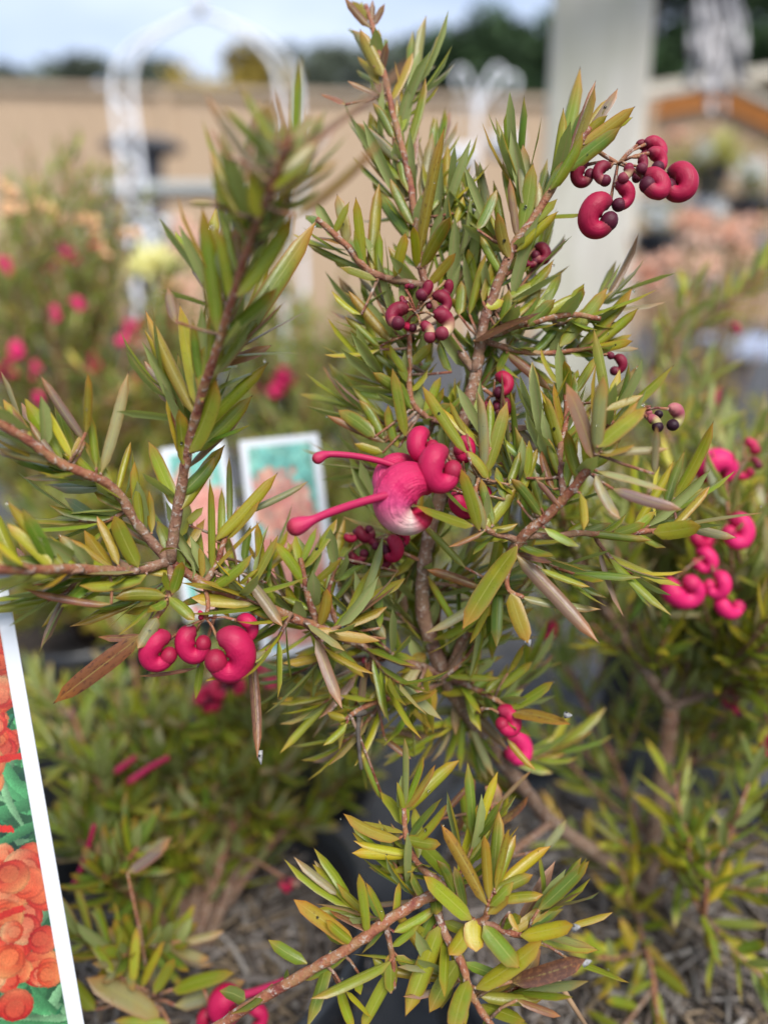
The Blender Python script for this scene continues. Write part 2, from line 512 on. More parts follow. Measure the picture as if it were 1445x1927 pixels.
# ------------------------------------------------------------------ flowers
def bud_arrays(turn=4.9, r0=1.0, r1=.42, fat=.50, bulb=.40, neck=.27, n=12, m=22, wide=1.0, tall=1.0, ball=True):
    """A coiled perianth tube: swollen below, tapering round the coil to a knob-like limb."""
    pts, rad = [], []
    for i in range(m):
        t = i / (m - 1)
        a = math.pi * .55 - turn * t
        R = r0 + (r1 - r0) * t ** 1.3
        pts.append(Vector((R * math.cos(a), R * math.sin(a), .10 * math.sin(t * 3) + .22 * t * t)))
        if t < .25: r = .28 + (fat - .28) * math.sin(t / .25 * math.pi / 2)
        elif t < .82: r = fat + (neck - fat) * (.5 - .5 * math.cos((t - .25) / .57 * math.pi))
        else: r = neck if ball else neck * math.sqrt(max(.02, 1 - ((t - .82) / .18) ** 2))
        rad.append(r)
    g = Geo(); g.tube(pts, rad, n)
    if ball:
        g.uv = [(u * .88, v) for u, v in g.uv]
        ax_ = (pts[-1] - pts[-2]).normalized(); sd_ = ax_.orthogonal().normalized(); up_ = ax_.cross(sd_); c_end = pts[-1] + ax_ * bulb * .35
        nb = len(g.v)
        for a in range(9):
            th = math.pi * a / 8
            for q in range(n):
                ph = 2 * math.pi * q / n
                g.v.append(c_end + (ax_ * -math.cos(th) + (sd_ * math.cos(ph) + up_ * math.sin(ph)) * (math.sin(th) + .002)) * bulb); g.uv.append((.90 + .1 * a / 8, q / n))
        for a in range(8):
            for q in range(n): g.f.append((nb + a * n + q, nb + a * n + (q + 1) % n, nb + (a + 1) * n + (q + 1) % n, nb + (a + 1) * n + q))
    for v in g.v: v.z *= wide; v.y *= tall
    pts[0].y *= tall
    return g, pts[0]

def bud_mesh(args, mat):
    g, start = bud_arrays(**args)
    me = mesh_of('bud', g.v, g.f, M[mat])
    uvl = me.uv_layers.new(name='UVMap')
    li = np.empty(len(me.loops), dtype=np.int32); me.loops.foreach_get('vertex_index', li)
    uvl.data.foreach_set('uv', np.asarray(g.uv, dtype=np.float32)[li].ravel())
    return me, start
BUD_SHAPES = {
    'c': dict(turn=4.55, fat=.70, bulb=.52, neck=.46, r0=.82, r1=.46, wide=1.1, tall=1.15, m=28, n=14),   # full coil
    'a': dict(turn=3.2, fat=.62, bulb=.56, neck=.46, r0=.92, r1=.60, wide=1.05, m=26, n=14),   # open arch
    'k': dict(turn=1.7, fat=.56, bulb=.62, neck=.48, r1=.75, r0=.85),              # young, knob-headed
    'o': dict(turn=5.4, fat=.80, bulb=.40, neck=.52, ball=False, r0=.86, r1=.26, wide=1.15, m=34, n=18),  # opening flower
}
_bud_cache = {}
def bud_data(shape, mat):
    key = (shape, mat)
    if key not in _bud_cache: _bud_cache[key] = bud_mesh(BUD_SHAPES[shape], mat)
    return _bud_cache[key]

def bud(parent, origin, x, y, d, size, ang, shape, mat, rnd, flip=False, yaw=None, pitch=None):
    """One bud centred on pixel x, y at depth d; size = its height in photo pixels. Returns the world point of its foot."""
    me, start = bud_data(shape, mat)
    s = size / FPX * d / 2.75
    yaw = rnd.uniform(-.5, .5) if yaw is None else yaw
    pitch = rnd.uniform(-.35, .35) if pitch is None else pitch
    basis = Matrix((RGT, UPV, -FWD)).transposed()
    r = basis @ Matrix.Rotation(math.radians(ang), 3, 'Z') @ Matrix.Rotation(yaw, 3, 'Y') @ Matrix.Rotation(pitch, 3, 'X')
    if flip: r = r @ Matrix.Diagonal((-1, 1, 1))
    o = link('bud', me, parent)
    c = P(x, y, d)
    m4 = (r @ Matrix.Diagonal((s, s, s))).to_4x4(); m4.translation = c - Vector(origin)
    o.matrix_local = m4
    return c + r @ (start * s)

# ------------------------------------------------------------------ main grevillea: branches traced from the photograph, each point given its own depth
BR = {
 'main': ([(1235,1695,.41),(1130,1610,.37),(1040,1545,.345),(985,1480,.32),(900,1370,.295),(840,1275,.28),(800,1160,.272),(800,1050,.268),(830,930,.265),(870,800,.262),(893,700,.26),(905,640,.258)], 3.6, 1.9),
 'left': ([(840,1275,.28),(740,1235,.272),(640,1195,.262),(560,1165,.255),(470,1130,.25),(385,1098,.246),(322,1058,.243)], 1.8, 1.6),
 'A': ([(322,1058,.243),(330,980,.240),(345,890,.234),(362,800,.226),(395,690,.213),(430,590,.202),(465,470,.188),(505,370,.176),(545,260,.166)], 1.9, .7),
 'B': ([(322,1058,.243),(262,985,.238),(215,915,.232),(150,885,.226),(100,858,.222),(40,820,.217),(-40,775,.21)], 1.6, 1.3),
 'C': ([(322,1058,.243),(250,1075,.236),(150,1074,.222),(60,1072,.208),(-50,1068,.194)], 1.7, 1.2),
 'Cb': ([(322,1058,.243),(322,1098,.241),(308,1140,.239),(285,1175,.238),(264,1198,.237)], 1.2, .7),
 'D': ([(385,1098,.246),(408,1060,.249),(425,1005,.25),(450,955,.251)], 1.2, .7),
 'E': ([(600,1182,.259),(578,1120,.256),(565,1050,.255)], 1.3, .8),
 'Eb': ([(640,1195,.262),(618,1120,.258),(640,1050,.257)], 1.0, .6),
 'G': ([(840,1275,.28),(905,1130,.262),(975,1018,.243),(1015,980,.238),(1060,940,.234),(1105,885,.228),(1125,840,.223)], 2.0, 1.2),
 'Gb': ([(985,1010,.242),(1080,1005,.238),(1180,1005,.24),(1290,990,.243)], 1.2, .8),
 'Gc': ([(975,1018,.243),(920,1000,.238),(890,960,.238),(900,900,.242)], 1.1, .7),
 'Gd': ([(1060,940,.234),(1050,860,.238),(1062,780,.242),(1062,710,.246)], 1.2, .8),
 'Ge': ([(975,1018,.243),(950,1100,.242),(985,1125,.241)], .9, .7),
 'H': ([(893,700,.26),(915,590,.256),(960,470,.252),(1000,410,.25),(1050,330,.248),(1110,240,.246)], 1.9, 1.0),
 'K': ([(893,700,.26),(850,640,.262),(800,540,.262),(777,410,.263),(765,330,.265),(740,230,.268),(715,110,.272),(688,10,.276)], 1.6, .9),
 'L': ([(870,800,.262),(810,790,.262),(774,750,.26),(770,640,.26),(766,560,.262)], 1.2, .8),
 'J': ([(800,540,.262),(700,512,.258),(650,460,.256),(596,412,.255)], 1.4, 1.0),
 'I': ([(905,640,.258),(980,605,.255),(1060,592,.252),(1130,600,.25)], 1.4, .8),
 'Ib': ([(905,640,.258),(1000,665,.257),(1125,655,.256)], 1.2, .7),
 'M': ([(840,1275,.28),(770,1310,.27),(700,1325,.263),(660,1345,.26)], 1.4, .9),
 'Mb': ([(840,1275,.28),(905,1300,.276),(960,1335,.27)], 1.2, .8),
 'N': ([(1040,1545,.345),(940,1620,.29),(845,1672,.25),(790,1690,.243),(720,1735,.24),(640,1790,.24),(520,1862,.243),(390,1945,.246)], 1.7, 1.7),
 'Nb': ([(845,1672,.25),(880,1730,.241),(912,1730,.237),(925,1680,.235)], 1.3, .9),
 'Nc': ([(905,1735,.238),(950,1752,.238),(990,1762,.24)], 1.2, .8),
 'Nd': ([(815,1682,.246),(835,1750,.24),(870,1815,.236),(890,1870,.235),(930,1940,.235)], 1.4, 1.1),
 'Ne': ([(845,1672,.25),(790,1630,.247),(765,1585,.246),(760,1520,.247)], 1.2, .8),
 'Nf': ([(725,1732,.24),(738,1790,.241),(742,1860,.242)], 1.1, .7),
 'Ng': ([(940,1620,.29),(930,1560,.275),(915,1480,.27)], 1.1, .7),
 # the back half of the same bush
 'T': ([(1213,1672,.42),(1235,1520,.40),(1255,1400,.385),(1262,1330,.375)], 4.6, 3.6),
 'Ta': ([(1262,1330,.375),(1200,1245,.36),(1130,1130,.35),(1070,1030,.34),(1030,930,.335)], 2.8, 1.6),
 'Tb': ([(1262,1330,.375),(1330,1305,.37),(1420,1265,.36),(1500,1225,.355)], 2.6, 1.6),
 'Tc': ([(1257,1380,.38),(1256,1200,.39),(1262,1080,.40),(1290,900,.41)], 2.0, 1.2),
 'Td': ([(1235,1520,.40),(1300,1430,.41),(1390,1300,.43),(1440,1100,.44),(1450,900,.45)], 2.0, 1.2),
 'Te': ([(1225,1600,.41),(1290,1660,.37),(1325,1720,.35),(1330,1600,.34)], 1.5, .9),
 'Tf': ([(1215,1660,.42),(1200,1740,.39),(1225,1830,.36),(1240,1940,.34)], 1.5, .9),
 'Tg': ([(1215,1650,.42),(1380,1550,.40),(1500,1480,.39)], 1.8, 1.2),
 'Th': ([(1225,1600,.41),(1140,1400,.42),(1060,1250,.43)], 1.6, 1.0),
 'Ti': ([(1290,900,.41),(1250,780,.43),(1220,700,.45),(1300,620,.47),(1390,540,.48),(1460,470,.49)], 1.9, 1.4),
 'Tj': ([(1390,1300,.43),(1360,1120,.40),(1330,1010,.38),(1350,880,.38)], 1.5, .9),
 'Tk': ([(1330,1305,.37),(1380,1180,.35),(1420,1080,.345)], 1.3, .8),
}
# each leaf: base x y, tip x y, width (photo pixels) and a letter for its tint; a trailing - or + brings it nearer or sets it back
LV = {
('A',): """470 335 505 188 46 s-;585 285 785 128 25 v-;555 405 725 270 27 v-;465 328 385 178 23 v-;425 292 395 238 15 r;470 278 418 200 16 g;482 248 451 160 20 g
537 252 513 170 15 r;565 262 602 203 38 s;520 300 552 240 30 r;440 425 394 288 23 o;455 445 424 295 21 g;487 412 480 320 35 y-;520 352 582 288 34 g-;540 382 637 288 24 o
395 622 383 388 31 g;408 565 399 420 24 y;425 520 405 340 18 g;402 384 356 384 11 s;385 762 458 465 46 g-;395 722 597 418 44 g;455 560 560 405 38 g-;432 645 525 545 31 g
345 772 270 574 28 o;350 760 334 562 31 y;330 605 313 535 19 v;375 742 362 600 20 d;325 822 298 690 20 r;340 872 340 766 30 g-;362 852 416 714 48 g-;380 832 501 677 28 g
385 852 479 744 28 g;350 962 425 834 29 g;355 928 405 858 28 d;318 952 274 824 29 g;478 420 452 350 22 g;505 395 512 300 26 g+;545 330 600 250 24 s+;440 500 436 420 20 r+;530 330 498 250 20 o;500 440 540 360 26 g""",
('B',): """160 832 74 706 21 v;150 832 80 761 19 y;162 814 167 701 21 o;192 852 170 778 21 g;200 872 237 697 28 s;120 857 57 789 19 v;172 914 45 900 19 s;100 872 -8 838 27 s;52 837 2 744 25 g
225 932 125 850 27 g;232 962 165 915 26 g;215 912 160 830 23 g;240 952 180 930 29 d;150 840 156 815 12 o;275 997 257 868 26 g;225 922 246 827 18 y;300 992 285 924 20 o;262 992 230 966 22 o;250 985 205 905 24 g;60 840 20 770 20 r;25 815 -10 760 22 v""",
('C','Cb'): """130 1062 12 944 27 g;95 1067 15 984 24 y;170 1072 111 1004 29 s;120 1052 40 984 27 g;225 1052 134 1011 21 o;225 1042 182 968 24 o;260 1062 214 966 40 g-;50 1070 -4 1008 25 y;320 1082 248 1070 25 y
210 1088 58 1100 19 r;282 1100 148 1115 36 g-;210 1136 44 1117 21 r;302 1120 216 1126 32 g-;332 1112 300 1078 27 g-;322 1122 368 1162 32 g-;312 1128 280 1152 26 d-;335 1120 343 1054 29 g-;300 1138 229 1152 20 o
300 1165 259 1222 34 s-;258 1188 190 1204 21 r;262 1198 91 1331 46 b;20 1068 -20 1030 20 o;150 1074 95 1030 22 g;80 1072 10 1050 20 r""",
('left',): """482 1128 358 1126 42 y-;470 1088 537 1174 32 v-;460 1115 532 1172 32 d;468 1212 490 1428 25 b;380 1240 371 1314 19 g;372 1256 264 1276 11 r;385 1105 440 1160 28 g;405 1100 345 1140 24 d
520 1150 470 1180 20 g;600 1198 692 1276 28 g;585 1190 606 1234 20 g;640 1200 560 1240 22 y;665 1336 513 1244 32 o;540 1165 470 1200 18 d""",
('D',): """380 1007 521 889 30 y-;485 977 581 904 19 s;425 1017 491 941 21 o;405 1072 486 974 19 o;350 1037 386 974 22 o;395 1072 402 899 20 g;415 1042 412 914 18 g;432 992 431 858 16 d;415 1117 473 1039 36 g-
490 1092 490 984 24 g;502 1097 511 1014 14 d;368 1082 376 1024 18 o;402 1117 403 1074 18 g;450 1100 485 1070 12 y;350 987 383 954 20 y;460 1060 470 990 20 d+;440 1080 425 1000 22 g+;380 1060 372 985 18 g+""",
('E','Eb'): """560 1102 521 1019 30 g;560 1072 551 1008 24 g;580 1057 595 993 18 g;585 1067 638 978 26 g;580 1107 646 1049 18 g;612 1178 650 974 28 g;580 1167 592 1108 20 o;605 1177 615 1109 28 o-;750 1076 648 1082 17 s
570 1150 530 1120 20 g;560 1090 610 1010 20 d+;600 1160 560 1100 18 d+;725 1202 656 1104 32 s;715 1182 712 1078 22 g;640 1100 700 1050 20 d+""",
('G','Gd','Gc','Ge'): """973 1025 857 1172 54 g-;978 1050 1124 1211 36 v-;958 1120 994 1212 42 o-;978 1118 1131 1148 28 s;1018 1070 1111 1106 20 g;978 1050 1044 1055 22 r;1038 1012 1089 1031 24 g;1153 920 1284 956 28 v-;1148 900 1259 916 26 s-
1148 908 1164 982 30 s-;1113 940 1103 1002 20 y-;1123 866 1077 718 40 v-;1123 856 1133 709 36 s-;1123 842 1214 759 48 g-;1128 816 1196 748 22 o;1138 756 1201 687 22 s;1138 772 1214 741 18 o;1053 752 1065 674 24 g;1100 742 1123 673 24 g
1063 817 1039 721 22 o;1043 852 1028 739 26 g;1083 892 1064 809 30 g;973 942 1009 838 24 g;1013 922 1023 843 22 r;938 877 959 754 30 g;918 862 894 733 28 s;923 842 923 748 20 g;878 852 788 727 30 g-;878 817 842 754 16 o
948 902 884 848 28 g;958 912 979 848 20 g;888 1012 867 878 28 g-;908 1002 877 908 30 s-;923 982 966 919 26 g;873 1002 776 954 38 g-;913 1012 975 984 20 o;908 1007 842 1026 16 r-;1148 857 1260 837 24 s-;1230 892 1238 798 18 s-
1138 857 1195 838 24 o-;1008 902 1054 957 14 r-;1048 897 1032 823 22 g;1093 880 1103 815 22 y;883 1092 802 1071 24 r;875 1068 791 984 18 g;880 1152 937 1140 42 y;848 1187 802 1079 18 g;870 1202 1002 1148 32 y+;1000 930 985 860 20 d
950 940 930 880 22 d;1080 830 1112 760 22 g;1100 820 1075 760 20 d;1010 960 960 900 26 d;1040 920 1070 850 24 g;940 970 905 900 24 d;1110 880 1165 830 26 g;1060 780 1085 710 22 d;1045 790 1012 735 20 y;990 900 1000 830 20 g""",
('Gb',): """1093 1020 1225 1016 18 d;1233 1010 1322 989 38 y-;1298 1005 1381 1011 20 s;1288 980 1434 954 22 s-;1263 986 1337 918 22 o;1268 937 1346 794 32 g+;1120 1005 1180 975 22 g;1180 1008 1240 960 22 g;1085 1008 1150 985 20 d;1200 1002 1255 1030 20 g;1150 1010 1215 985 24 g-;1060 1010 1110 975 22 g""",
('H',): """1023 362 1097 136 36 g;1028 347 1062 209 27 g;1068 282 1127 170 28 o;1063 302 1121 153 20 r;1098 272 1147 183 22 o;1113 262 1164 170 24 v;1108 282 1192 201 26 o-;1148 252 1195 216 20 y;1068 327 1169 244 36 d-;1028 357 1094 244 34 g-
1112 268 1142 220 22 o;970 432 1004 308 36 g;968 382 978 276 34 s;948 402 943 308 20 g;966 452 958 333 20 v;958 487 935 400 30 o-;938 462 923 392 14 g;975 467 1031 393 24 g;985 477 1047 395 24 y-;1003 422 1049 376 24 g;898 432 936 358 26 d;1000 402 1014 338 18 s
1080 300 1130 230 26 y;1050 335 1068 240 24 g+;930 520 900 440 20 g;1020 380 1060 300 22 d""",
('K','J'): """712 152 680 58 30 o;695 167 669 96 20 o;680 132 659 53 24 s;690 57 647 -4 20 r;695 57 724 8 16 r;690 52 701 2 14 r;690 42 660 -2 16 o;705 92 713 48 16 o;650 197 603 168 20 r;690 187 654 149 16 v;735 202 779 101 22 o;740 232 791 143 28 s
768 302 804 150 26 g;758 362 740 193 28 g;775 292 784 223 16 g;735 302 689 228 20 g;740 342 674 258 30 d;730 312 671 233 22 s;738 382 719 298 24 s;765 422 734 338 26 d;798 312 785 233 16 r;743 452 711 358 28 d;783 492 839 238 28 o-;740 512 756 438 28 y-
768 502 779 423 22 y-;793 502 854 403 32 g-;788 482 801 368 26 g;818 402 844 333 24 g;853 402 864 333 28 g;858 420 873 368 18 y;813 532 859 476 24 o-;708 502 713 343 30 g;690 492 669 370 26 g;658 452 636 366 28 s;680 512 661 436 20 d;722 507 712 433 22 g
655 457 588 434 22 r;690 527 573 458 20 d;735 642 654 546 26 o-;680 592 620 554 18 y;715 652 648 593 20 d;750 420 700 330 24 d+;760 380 790 300 22 d+;725 270 700 190 22 d;745 260 770 190 20 g;700 140 730 80 20 r;620 440 655 380 20 g;800 470 770 390 24 d+;830 480 850 420 24 d+;725 200 705 130 20 v;790 530 730 470 24 d;700 540 640 500 20 g""",
('I','Ib'): """883 592 914 476 20 g;908 567 934 478 22 o;918 557 979 473 32 g;863 592 868 528 28 d;943 562 1014 518 26 g;958 567 1044 498 32 g;1003 577 1064 503 26 g;913 577 949 561 24 y;868 642 1010 571 46 b-;1008 607 1094 553 24 g;993 622 1044 563 28 d
1053 634 1144 543 36 g-;1088 637 1195 548 36 g;1113 640 1201 582 26 g;1143 647 1192 624 20 o;1113 657 1192 643 24 y-;1120 660 1206 650 16 s;948 677 1034 736 24 r;1060 600 1100 540 24 d;1000 640 1060 600 26 d;930 620 960 545 24 d;1020 660 1090 650 22 g;1070 650 1140 670 22 g;960 640 930 700 22 d;900 610 850 560 26 d+;870 560 830 500 24 d+;900 540 880 470 24 g+;950 520 920 440 22 d+;940 590 1010 545 26 g;1080 640 1150 610 24 g""",
('L',): """715 657 610 673 20 y;722 827 674 750 26 d;705 822 630 770 32 d;725 832 613 784 20 r;720 852 668 835 20 y;763 822 738 693 28 g;750 842 723 763 26 d;768 782 745 713 22 d;770 702 725 648 22 g;778 692 811 646 22 g;778 742 804 693 20 y;798 792 829 708 22 g;833 767 869 708 18 y
765 640 720 590 22 d;770 620 800 560 20 g;780 800 850 760 22 d;800 800 840 730 22 g;760 760 700 700 24 d;740 700 690 650 20 d;820 790 880 740 22 d;775 720 740 660 22 g;850 700 820 640 24 d""",
('M','Mb'): """725 1327 826 1300 32 o-;893 1302 827 1302 28 g;963 1345 1070 1344 52 o-;958 1330 1044 1284 28 g;763 1340 821 1373 18 o;723 1387 774 1429 18 r;953 1390 1009 1451 16 o;635 1367 614 1341 18 o;640 1387 611 1406 20 g;748 1277 801 1212 38 o
883 1277 905 1203 24 g;895 1267 864 1203 26 g;955 1267 991 1213 18 o;938 1282 1004 1246 24 g;722 1507 684 1408 20 d;700 1330 640 1300 22 g;770 1320 720 1280 22 y;840 1290 890 1240 24 g;880 1310 930 1260 24 d;690 1325 745 1280 22 o;910 1310 960 1270 22 g;930 1330 985 1300 22 d""",
('N','Nb','Nc','Nd','Ne','Nf'): """913 1702 832 1550 32 o-;918 1692 910 1563 26 o-;923 1682 939 1523 34 g;923 1677 971 1568 34 g;943 1662 956 1553 18 o;958 1662 1041 1592 28 y;943 1682 1001 1643 26 g;923 1707 956 1658 28 g-;918 1722 964 1686 28 o-;963 1697 1020 1675 30 g
1013 1712 1111 1619 32 d;968 1732 1044 1699 24 o;978 1762 1085 1744 40 y-;958 1717 974 1752 16 o-;1073 1742 1151 1719 18 o;983 1767 1137 1790 32 g;1073 1807 1190 1840 26 g;963 1847 1105 1809 46 b-;913 1852 1026 1774 46 y-;908 1747 974 1827 50 d-;893 1722 893 1792 48 y-;888 1727 792 1647 44 g-
878 1752 844 1802 42 y-;823 1747 762 1907 46 g-;858 1807 807 1902 38 g;883 1842 842 1935 46 g-;918 1862 1030 1875 30 g;973 1882 1059 1906 20 r;763 1752 821 1704 26 g;753 1742 750 1658 20 g;723 1882 738 1798 32 g;758 1582 835 1590 28 g-;778 1592 849 1511 26 y-
765 1532 871 1429 32 g;755 1562 755 1503 26 g;763 1522 801 1418 20 g;770 1522 821 1438 22 o;768 1515 808 1467 24 o;760 1502 765 1383 16 s;743 1530 748 1475 14 g;788 1632 690 1625 26 y;775 1602 663 1583 24 y-;765 1614 660 1605 26 y-;730 1582 636 1541 34 o-;745 1567 660 1539 18 o
672 1787 549 1691 40 o;665 1775 610 1730 24 g;708 1754 618 1714 18 r;692 1757 677 1638 22 g;720 1747 699 1663 22 g;665 1792 573 1846 30 d;725 1812 581 1869 30 g-;640 1862 665 1935 26 g;725 1832 680 1935 30 g;650 1865 706 1912 20 y;675 1832 678 1872 24 g;740 1850 700 1800 22 g;730 1780 790 1740 22 g
800 1700 770 1640 24 d;850 1690 820 1620 24 d;880 1710 860 1630 24 d;940 1740 985 1720 26 g;760 1800 810 1850 24 d;845 1790 880 1850 30 d;790 1760 830 1820 26 d""",
('Ng',): """823 1542 891 1468 16 r;858 1572 896 1463 18 r;918 1582 930 1473 30 v;948 1542 999 1502 26 b;963 1507 1001 1448 10 v;1023 1602 1066 1543 18 s;880 1560 870 1480 20 g;930 1560 960 1490 20 g;900 1600 850 1540 22 d""",
}
BASE = P(1225, 1685, .418)
plant = empty('grevillea_plant', BASE, 'large sharp grevillea with crimson coiled buds and olive needle leaves in the black pot', 'plant', 'grevillea plants in pots')
branch_pts, branch_obj = {}, {}
branch_geo = {}
for name, (pp, r0, r1) in BR.items():
    sp = spline([(*P(x, y, d), 0) for x, y, d in pp], 7)[:, :3]
    px = spline(pp, 7)
    wob = np.cumsum(rng.normal(0, .00012, sp.shape), axis=0); wob -= np.linspace(0, 1, len(wob))[:, None] * wob[-1]
    sp = sp + wob
    n = len(sp)
    rad = [(r0 + (r1 - r0) * i / (n - 1)) * .001 * (1 + .16 * math.sin(i * 2.1) * random.random()) for i in range(n)]
    branch_pts[name] = (px, sp)
    g = Geo(); g.tube([Vector(p) for p in sp], rad, 9)
    off = .55 if name in ('main', 'T', 'Ta', 'Tb') else .0
    g.uv = [((u * (1 - .0) * (.45 if off else 1) + (0 if off else .25)), v) for u, v in g.uv]
    branch_geo[name] = g

rnd = random.Random(11)
traced, ash = [], []
for keys, txt in LV.items():
    for ent in txt.replace('\n', ';').split(';'):
        x0, y0, x1, y1, w, c = ent.split()
        x0, y0, x1, y1, w = map(float, (x0, y0, x1, y1, w))
        if keys[0] == 'A': w *= 1.2
        best = None
        for kk in keys:
            px, sp = branch_pts[kk]
            dd = (px[:, 0] - x0) ** 2 + (px[:, 1] - y0) ** 2
            i = int(dd.argmin())
            if best is None or dd[i] < best[0]: best = (dd[i], kk, i)
        _, kk, i = best
        d0 = branch_pts[kk][0][i][2] + (-.005 if c.endswith('-') else .007 if c.endswith('+') else rnd.uniform(-.004, .004))
        L = math.hypot(x1 - x0, y1 - y0) / FPX * d0
        d1 = d0 + L * (rnd.uniform(-.5, .1) if c.endswith('-') else rnd.uniform(-.35, .4))
        b, t = P(x0, y0, d0), P(x1, y1, d1)
        near = Vector(branch_pts[kk][1][i])
        if (b - near).length < .009: b = b.lerp(near, .62)
        if (b - near).length > .0016:      # a short side twig carries leaves that stand off the stem
            mid = b.lerp(near, .5) + FWD * .0015
            branch_geo[kk].tube([near, mid, b], [.0006, .0005, .00045], 6)
        else:
            b = near
        roll = rnd.uniform(-.6, .6)
        face = (EYE - b).normalized() * .8 + Vector((0, 0, .55))
        W = w * .74 / FPX * d0 / max(.8, math.cos(roll))
        var = rnd.randrange(len(LEAF_SPECS))
        if w > 36: var = rnd.choice((3, 6, 7, 3))
        if (x1, y1) in ((994, 1212), (490, 1428), (1070, 1344), (1105, 1809), (1085, 1744)): ash.append((leaf_matrix(b, t, W, roll, face), min(w, 30)))
        traced.append((w * math.hypot(x1 - x0, y1 - y0), kk, leaf_matrix(b, t, W, roll, face), var, tint_of(c[0], rnd)))
# one withered leaf arches right over beside the fork
bb = P(300, 1042, .236)
traced.append((4000, 'A', leaf_matrix(bb, bb + (P(352, 990, .236) - bb) * 1.1, 17 / FPX * .236, 1.2, (EYE - bb)), CURL, tint_of('o', rnd)))

for name, g in branch_geo.items():
    branch_obj[name] = g.build('branch', M['stem'], plant, BASE)
shift = Matrix.Translation(-BASE)
traced.sort(key=lambda q: -q[0])
N_SINGLE = 300
for area, kk, m, var, tint in traced[:N_SINGLE]:
    o = link('leaf', LEAF_MESH[var], branch_obj[kk])
    o.matrix_local = shift @ m
    o.color = tint
mass = [(m, var if var < len(LEAF_LOW) else 0, tint) for _, _, m, var, tint in traced[N_SINGLE:]]
def stem_run(name, i0=0, i1=None):
    return [Vector(p) for p in branch_pts[name][1][i0:i1]]
for nm, n, L, pal in (('main', 46, .017, 'dddggr'), ('left', 26, .018, 'ddggr'), ('A', 8, .02, 'dg'), ('B', 14, .018, 'dgv'), ('C', 14, .017, 'dgo'), ('G', 20, .018, 'dddg'),
                      ('H', 16, .018, 'dgg'), ('K', 26, .018, 'ddg'), ('L', 26, .017, 'ddg'), ('I', 18, .017, 'ddg'), ('Ib', 14, .016, 'ddg'), ('Gd', 14, .017, 'dg'), ('Gc', 12, .016, 'dg'),
                      ('J', 10, .018, 'dg'), ('M', 12, .016, 'dgo'), ('Mb', 14, .017, 'dgg'), ('N', 12, .018, 'dg'), ('Nd', 10, .019, 'dg'), ('Ne', 8, .017, 'dg'), ('Eb', 10, .015, 'dg'), ('E', 8, .015, 'dg')):
    r = stem_run(nm)
    if nm == 'main': r = r[24:]
    if nm == 'N': r = r[12:]
    r = [p + FWD * .005 for p in r]
    mass += shoot_leaves(r, rnd, n, L, .0040, pal, .02)
FILL = '''800 700 720 560 .270 18;820 640 860 480 .268 18;900 620 880 450 .268 18;880 760 960 640 .266 18;800 820 660 760 .27 18;790 900 650 860 .276 16;800 1000 850 880 .272 16;800 1060 700 950 .278 18;790 1130 880 1060 .276 18
790 1190 700 1090 .278 18;850 1230 950 1150 .285 18;850 1260 800 1150 .283 18;900 1360 1000 1250 .30 18;880 1330 780 1400 .293 18;700 1235 600 1330 .274 18;640 1200 550 1270 .268 16;950 1430 1070 1400 .315 18;600 1190 520 1100 .262 16
340 1065 250 1130 .248 14;960 900 900 780 .252 16;1010 970 960 860 .246 16;1060 920 1010 780 .243 16;1100 880 1160 760 .238 14;930 590 1020 480 .259 16;800 500 850 350 .267 18;775 420 825 270 .270 16;770 400 700 270 .270 16;745 240 795 130 .272 14;960 480 895 380 .258 16
1000 420 965 290 .255 14;1050 610 1160 545 .257 16;720 1320 640 1400 .27 12;850 1250 900 1400 .295 14;1000 1500 900 1440 .33 16;780 760 690 680 .268 16;775 640 690 600 .268 14;870 800 960 780 .264 16;980 1020 1080 1080 .252 14;940 1090 880 1200 .262 14
850 930 760 1010 .275 16;820 980 760 1080 .278 16;840 1100 940 1090 .272 16;430 600 370 480 .214 10;400 690 470 620 .220 10;360 800 300 720 .230 10;240 960 150 980 .238 12;160 1075 90 1130 .226 12;720 1735 640 1680 .246 10;850 1670 900 1560 .252 14
346 890 372 760 .228 11;372 760 405 650 .216 11;410 640 440 540 .202 10;455 500 485 410 .186 12;500 380 535 300 .172 10;430 580 408 490 .200 6;480 440 445 345 .186 8;500 400 565 320 .182 8;215 915 120 860 .228 14;130 875 20 800 .222 14;260 1075 120 1060 .232 14;150 1074 10 1060 .214 14
450 1122 500 1060 .247 10;545 1158 500 1225 .249 10;620 1188 690 1120 .254 12;740 1232 690 1165 .263 12;690 1220 760 1290 .262 12;580 1175 640 1240 .253 10;800 1255 760 1330 .274 10;500 1140 440 1090 .247 8;840 1270 900 1200 .273 10
790 1690 740 1620 .25 12;880 1850 800 1800 .244 12;890 1870 990 1850 .243 12;960 1755 1050 1680 .246 12;400 1090 330 1020 .252 12;1120 1010 1190 1080 .248 10;1180 1005 1260 950 .25 12'''
for ent in FILL.replace('\n', ';').split(';'):
    x0, y0, x1, y1, d, n = map(float, ent.split())
    if d < .232: d += .006
    a = P(x0, y0, d)
    best = min((Vector(p) for k_ in branch_pts for p in branch_pts[k_][1][::2]), key=lambda p: (p - a).length)
    mid = a.lerp(P(x1, y1, d), .5) + UPV * -.002
    run = [Vector(q) for q in spline([tuple(best), tuple(a), tuple(mid), tuple(P(x1, y1, d + rnd.uniform(-.006, .008)))], 5)]
    Geo().tube(run, [.0010 - .0005 * i / (len(run) - 1) for i in range(len(run))], 6).build('side_twig', M['stem'], branch_obj['main'], BASE)
    mass += shoot_leaves(run[4:], rnd, int(n * (.7 if d < .232 else .95)), .0235, .0034, 'gvsrogg' if d < .232 else 'gggddygosv', .0, (14, 42), .25)
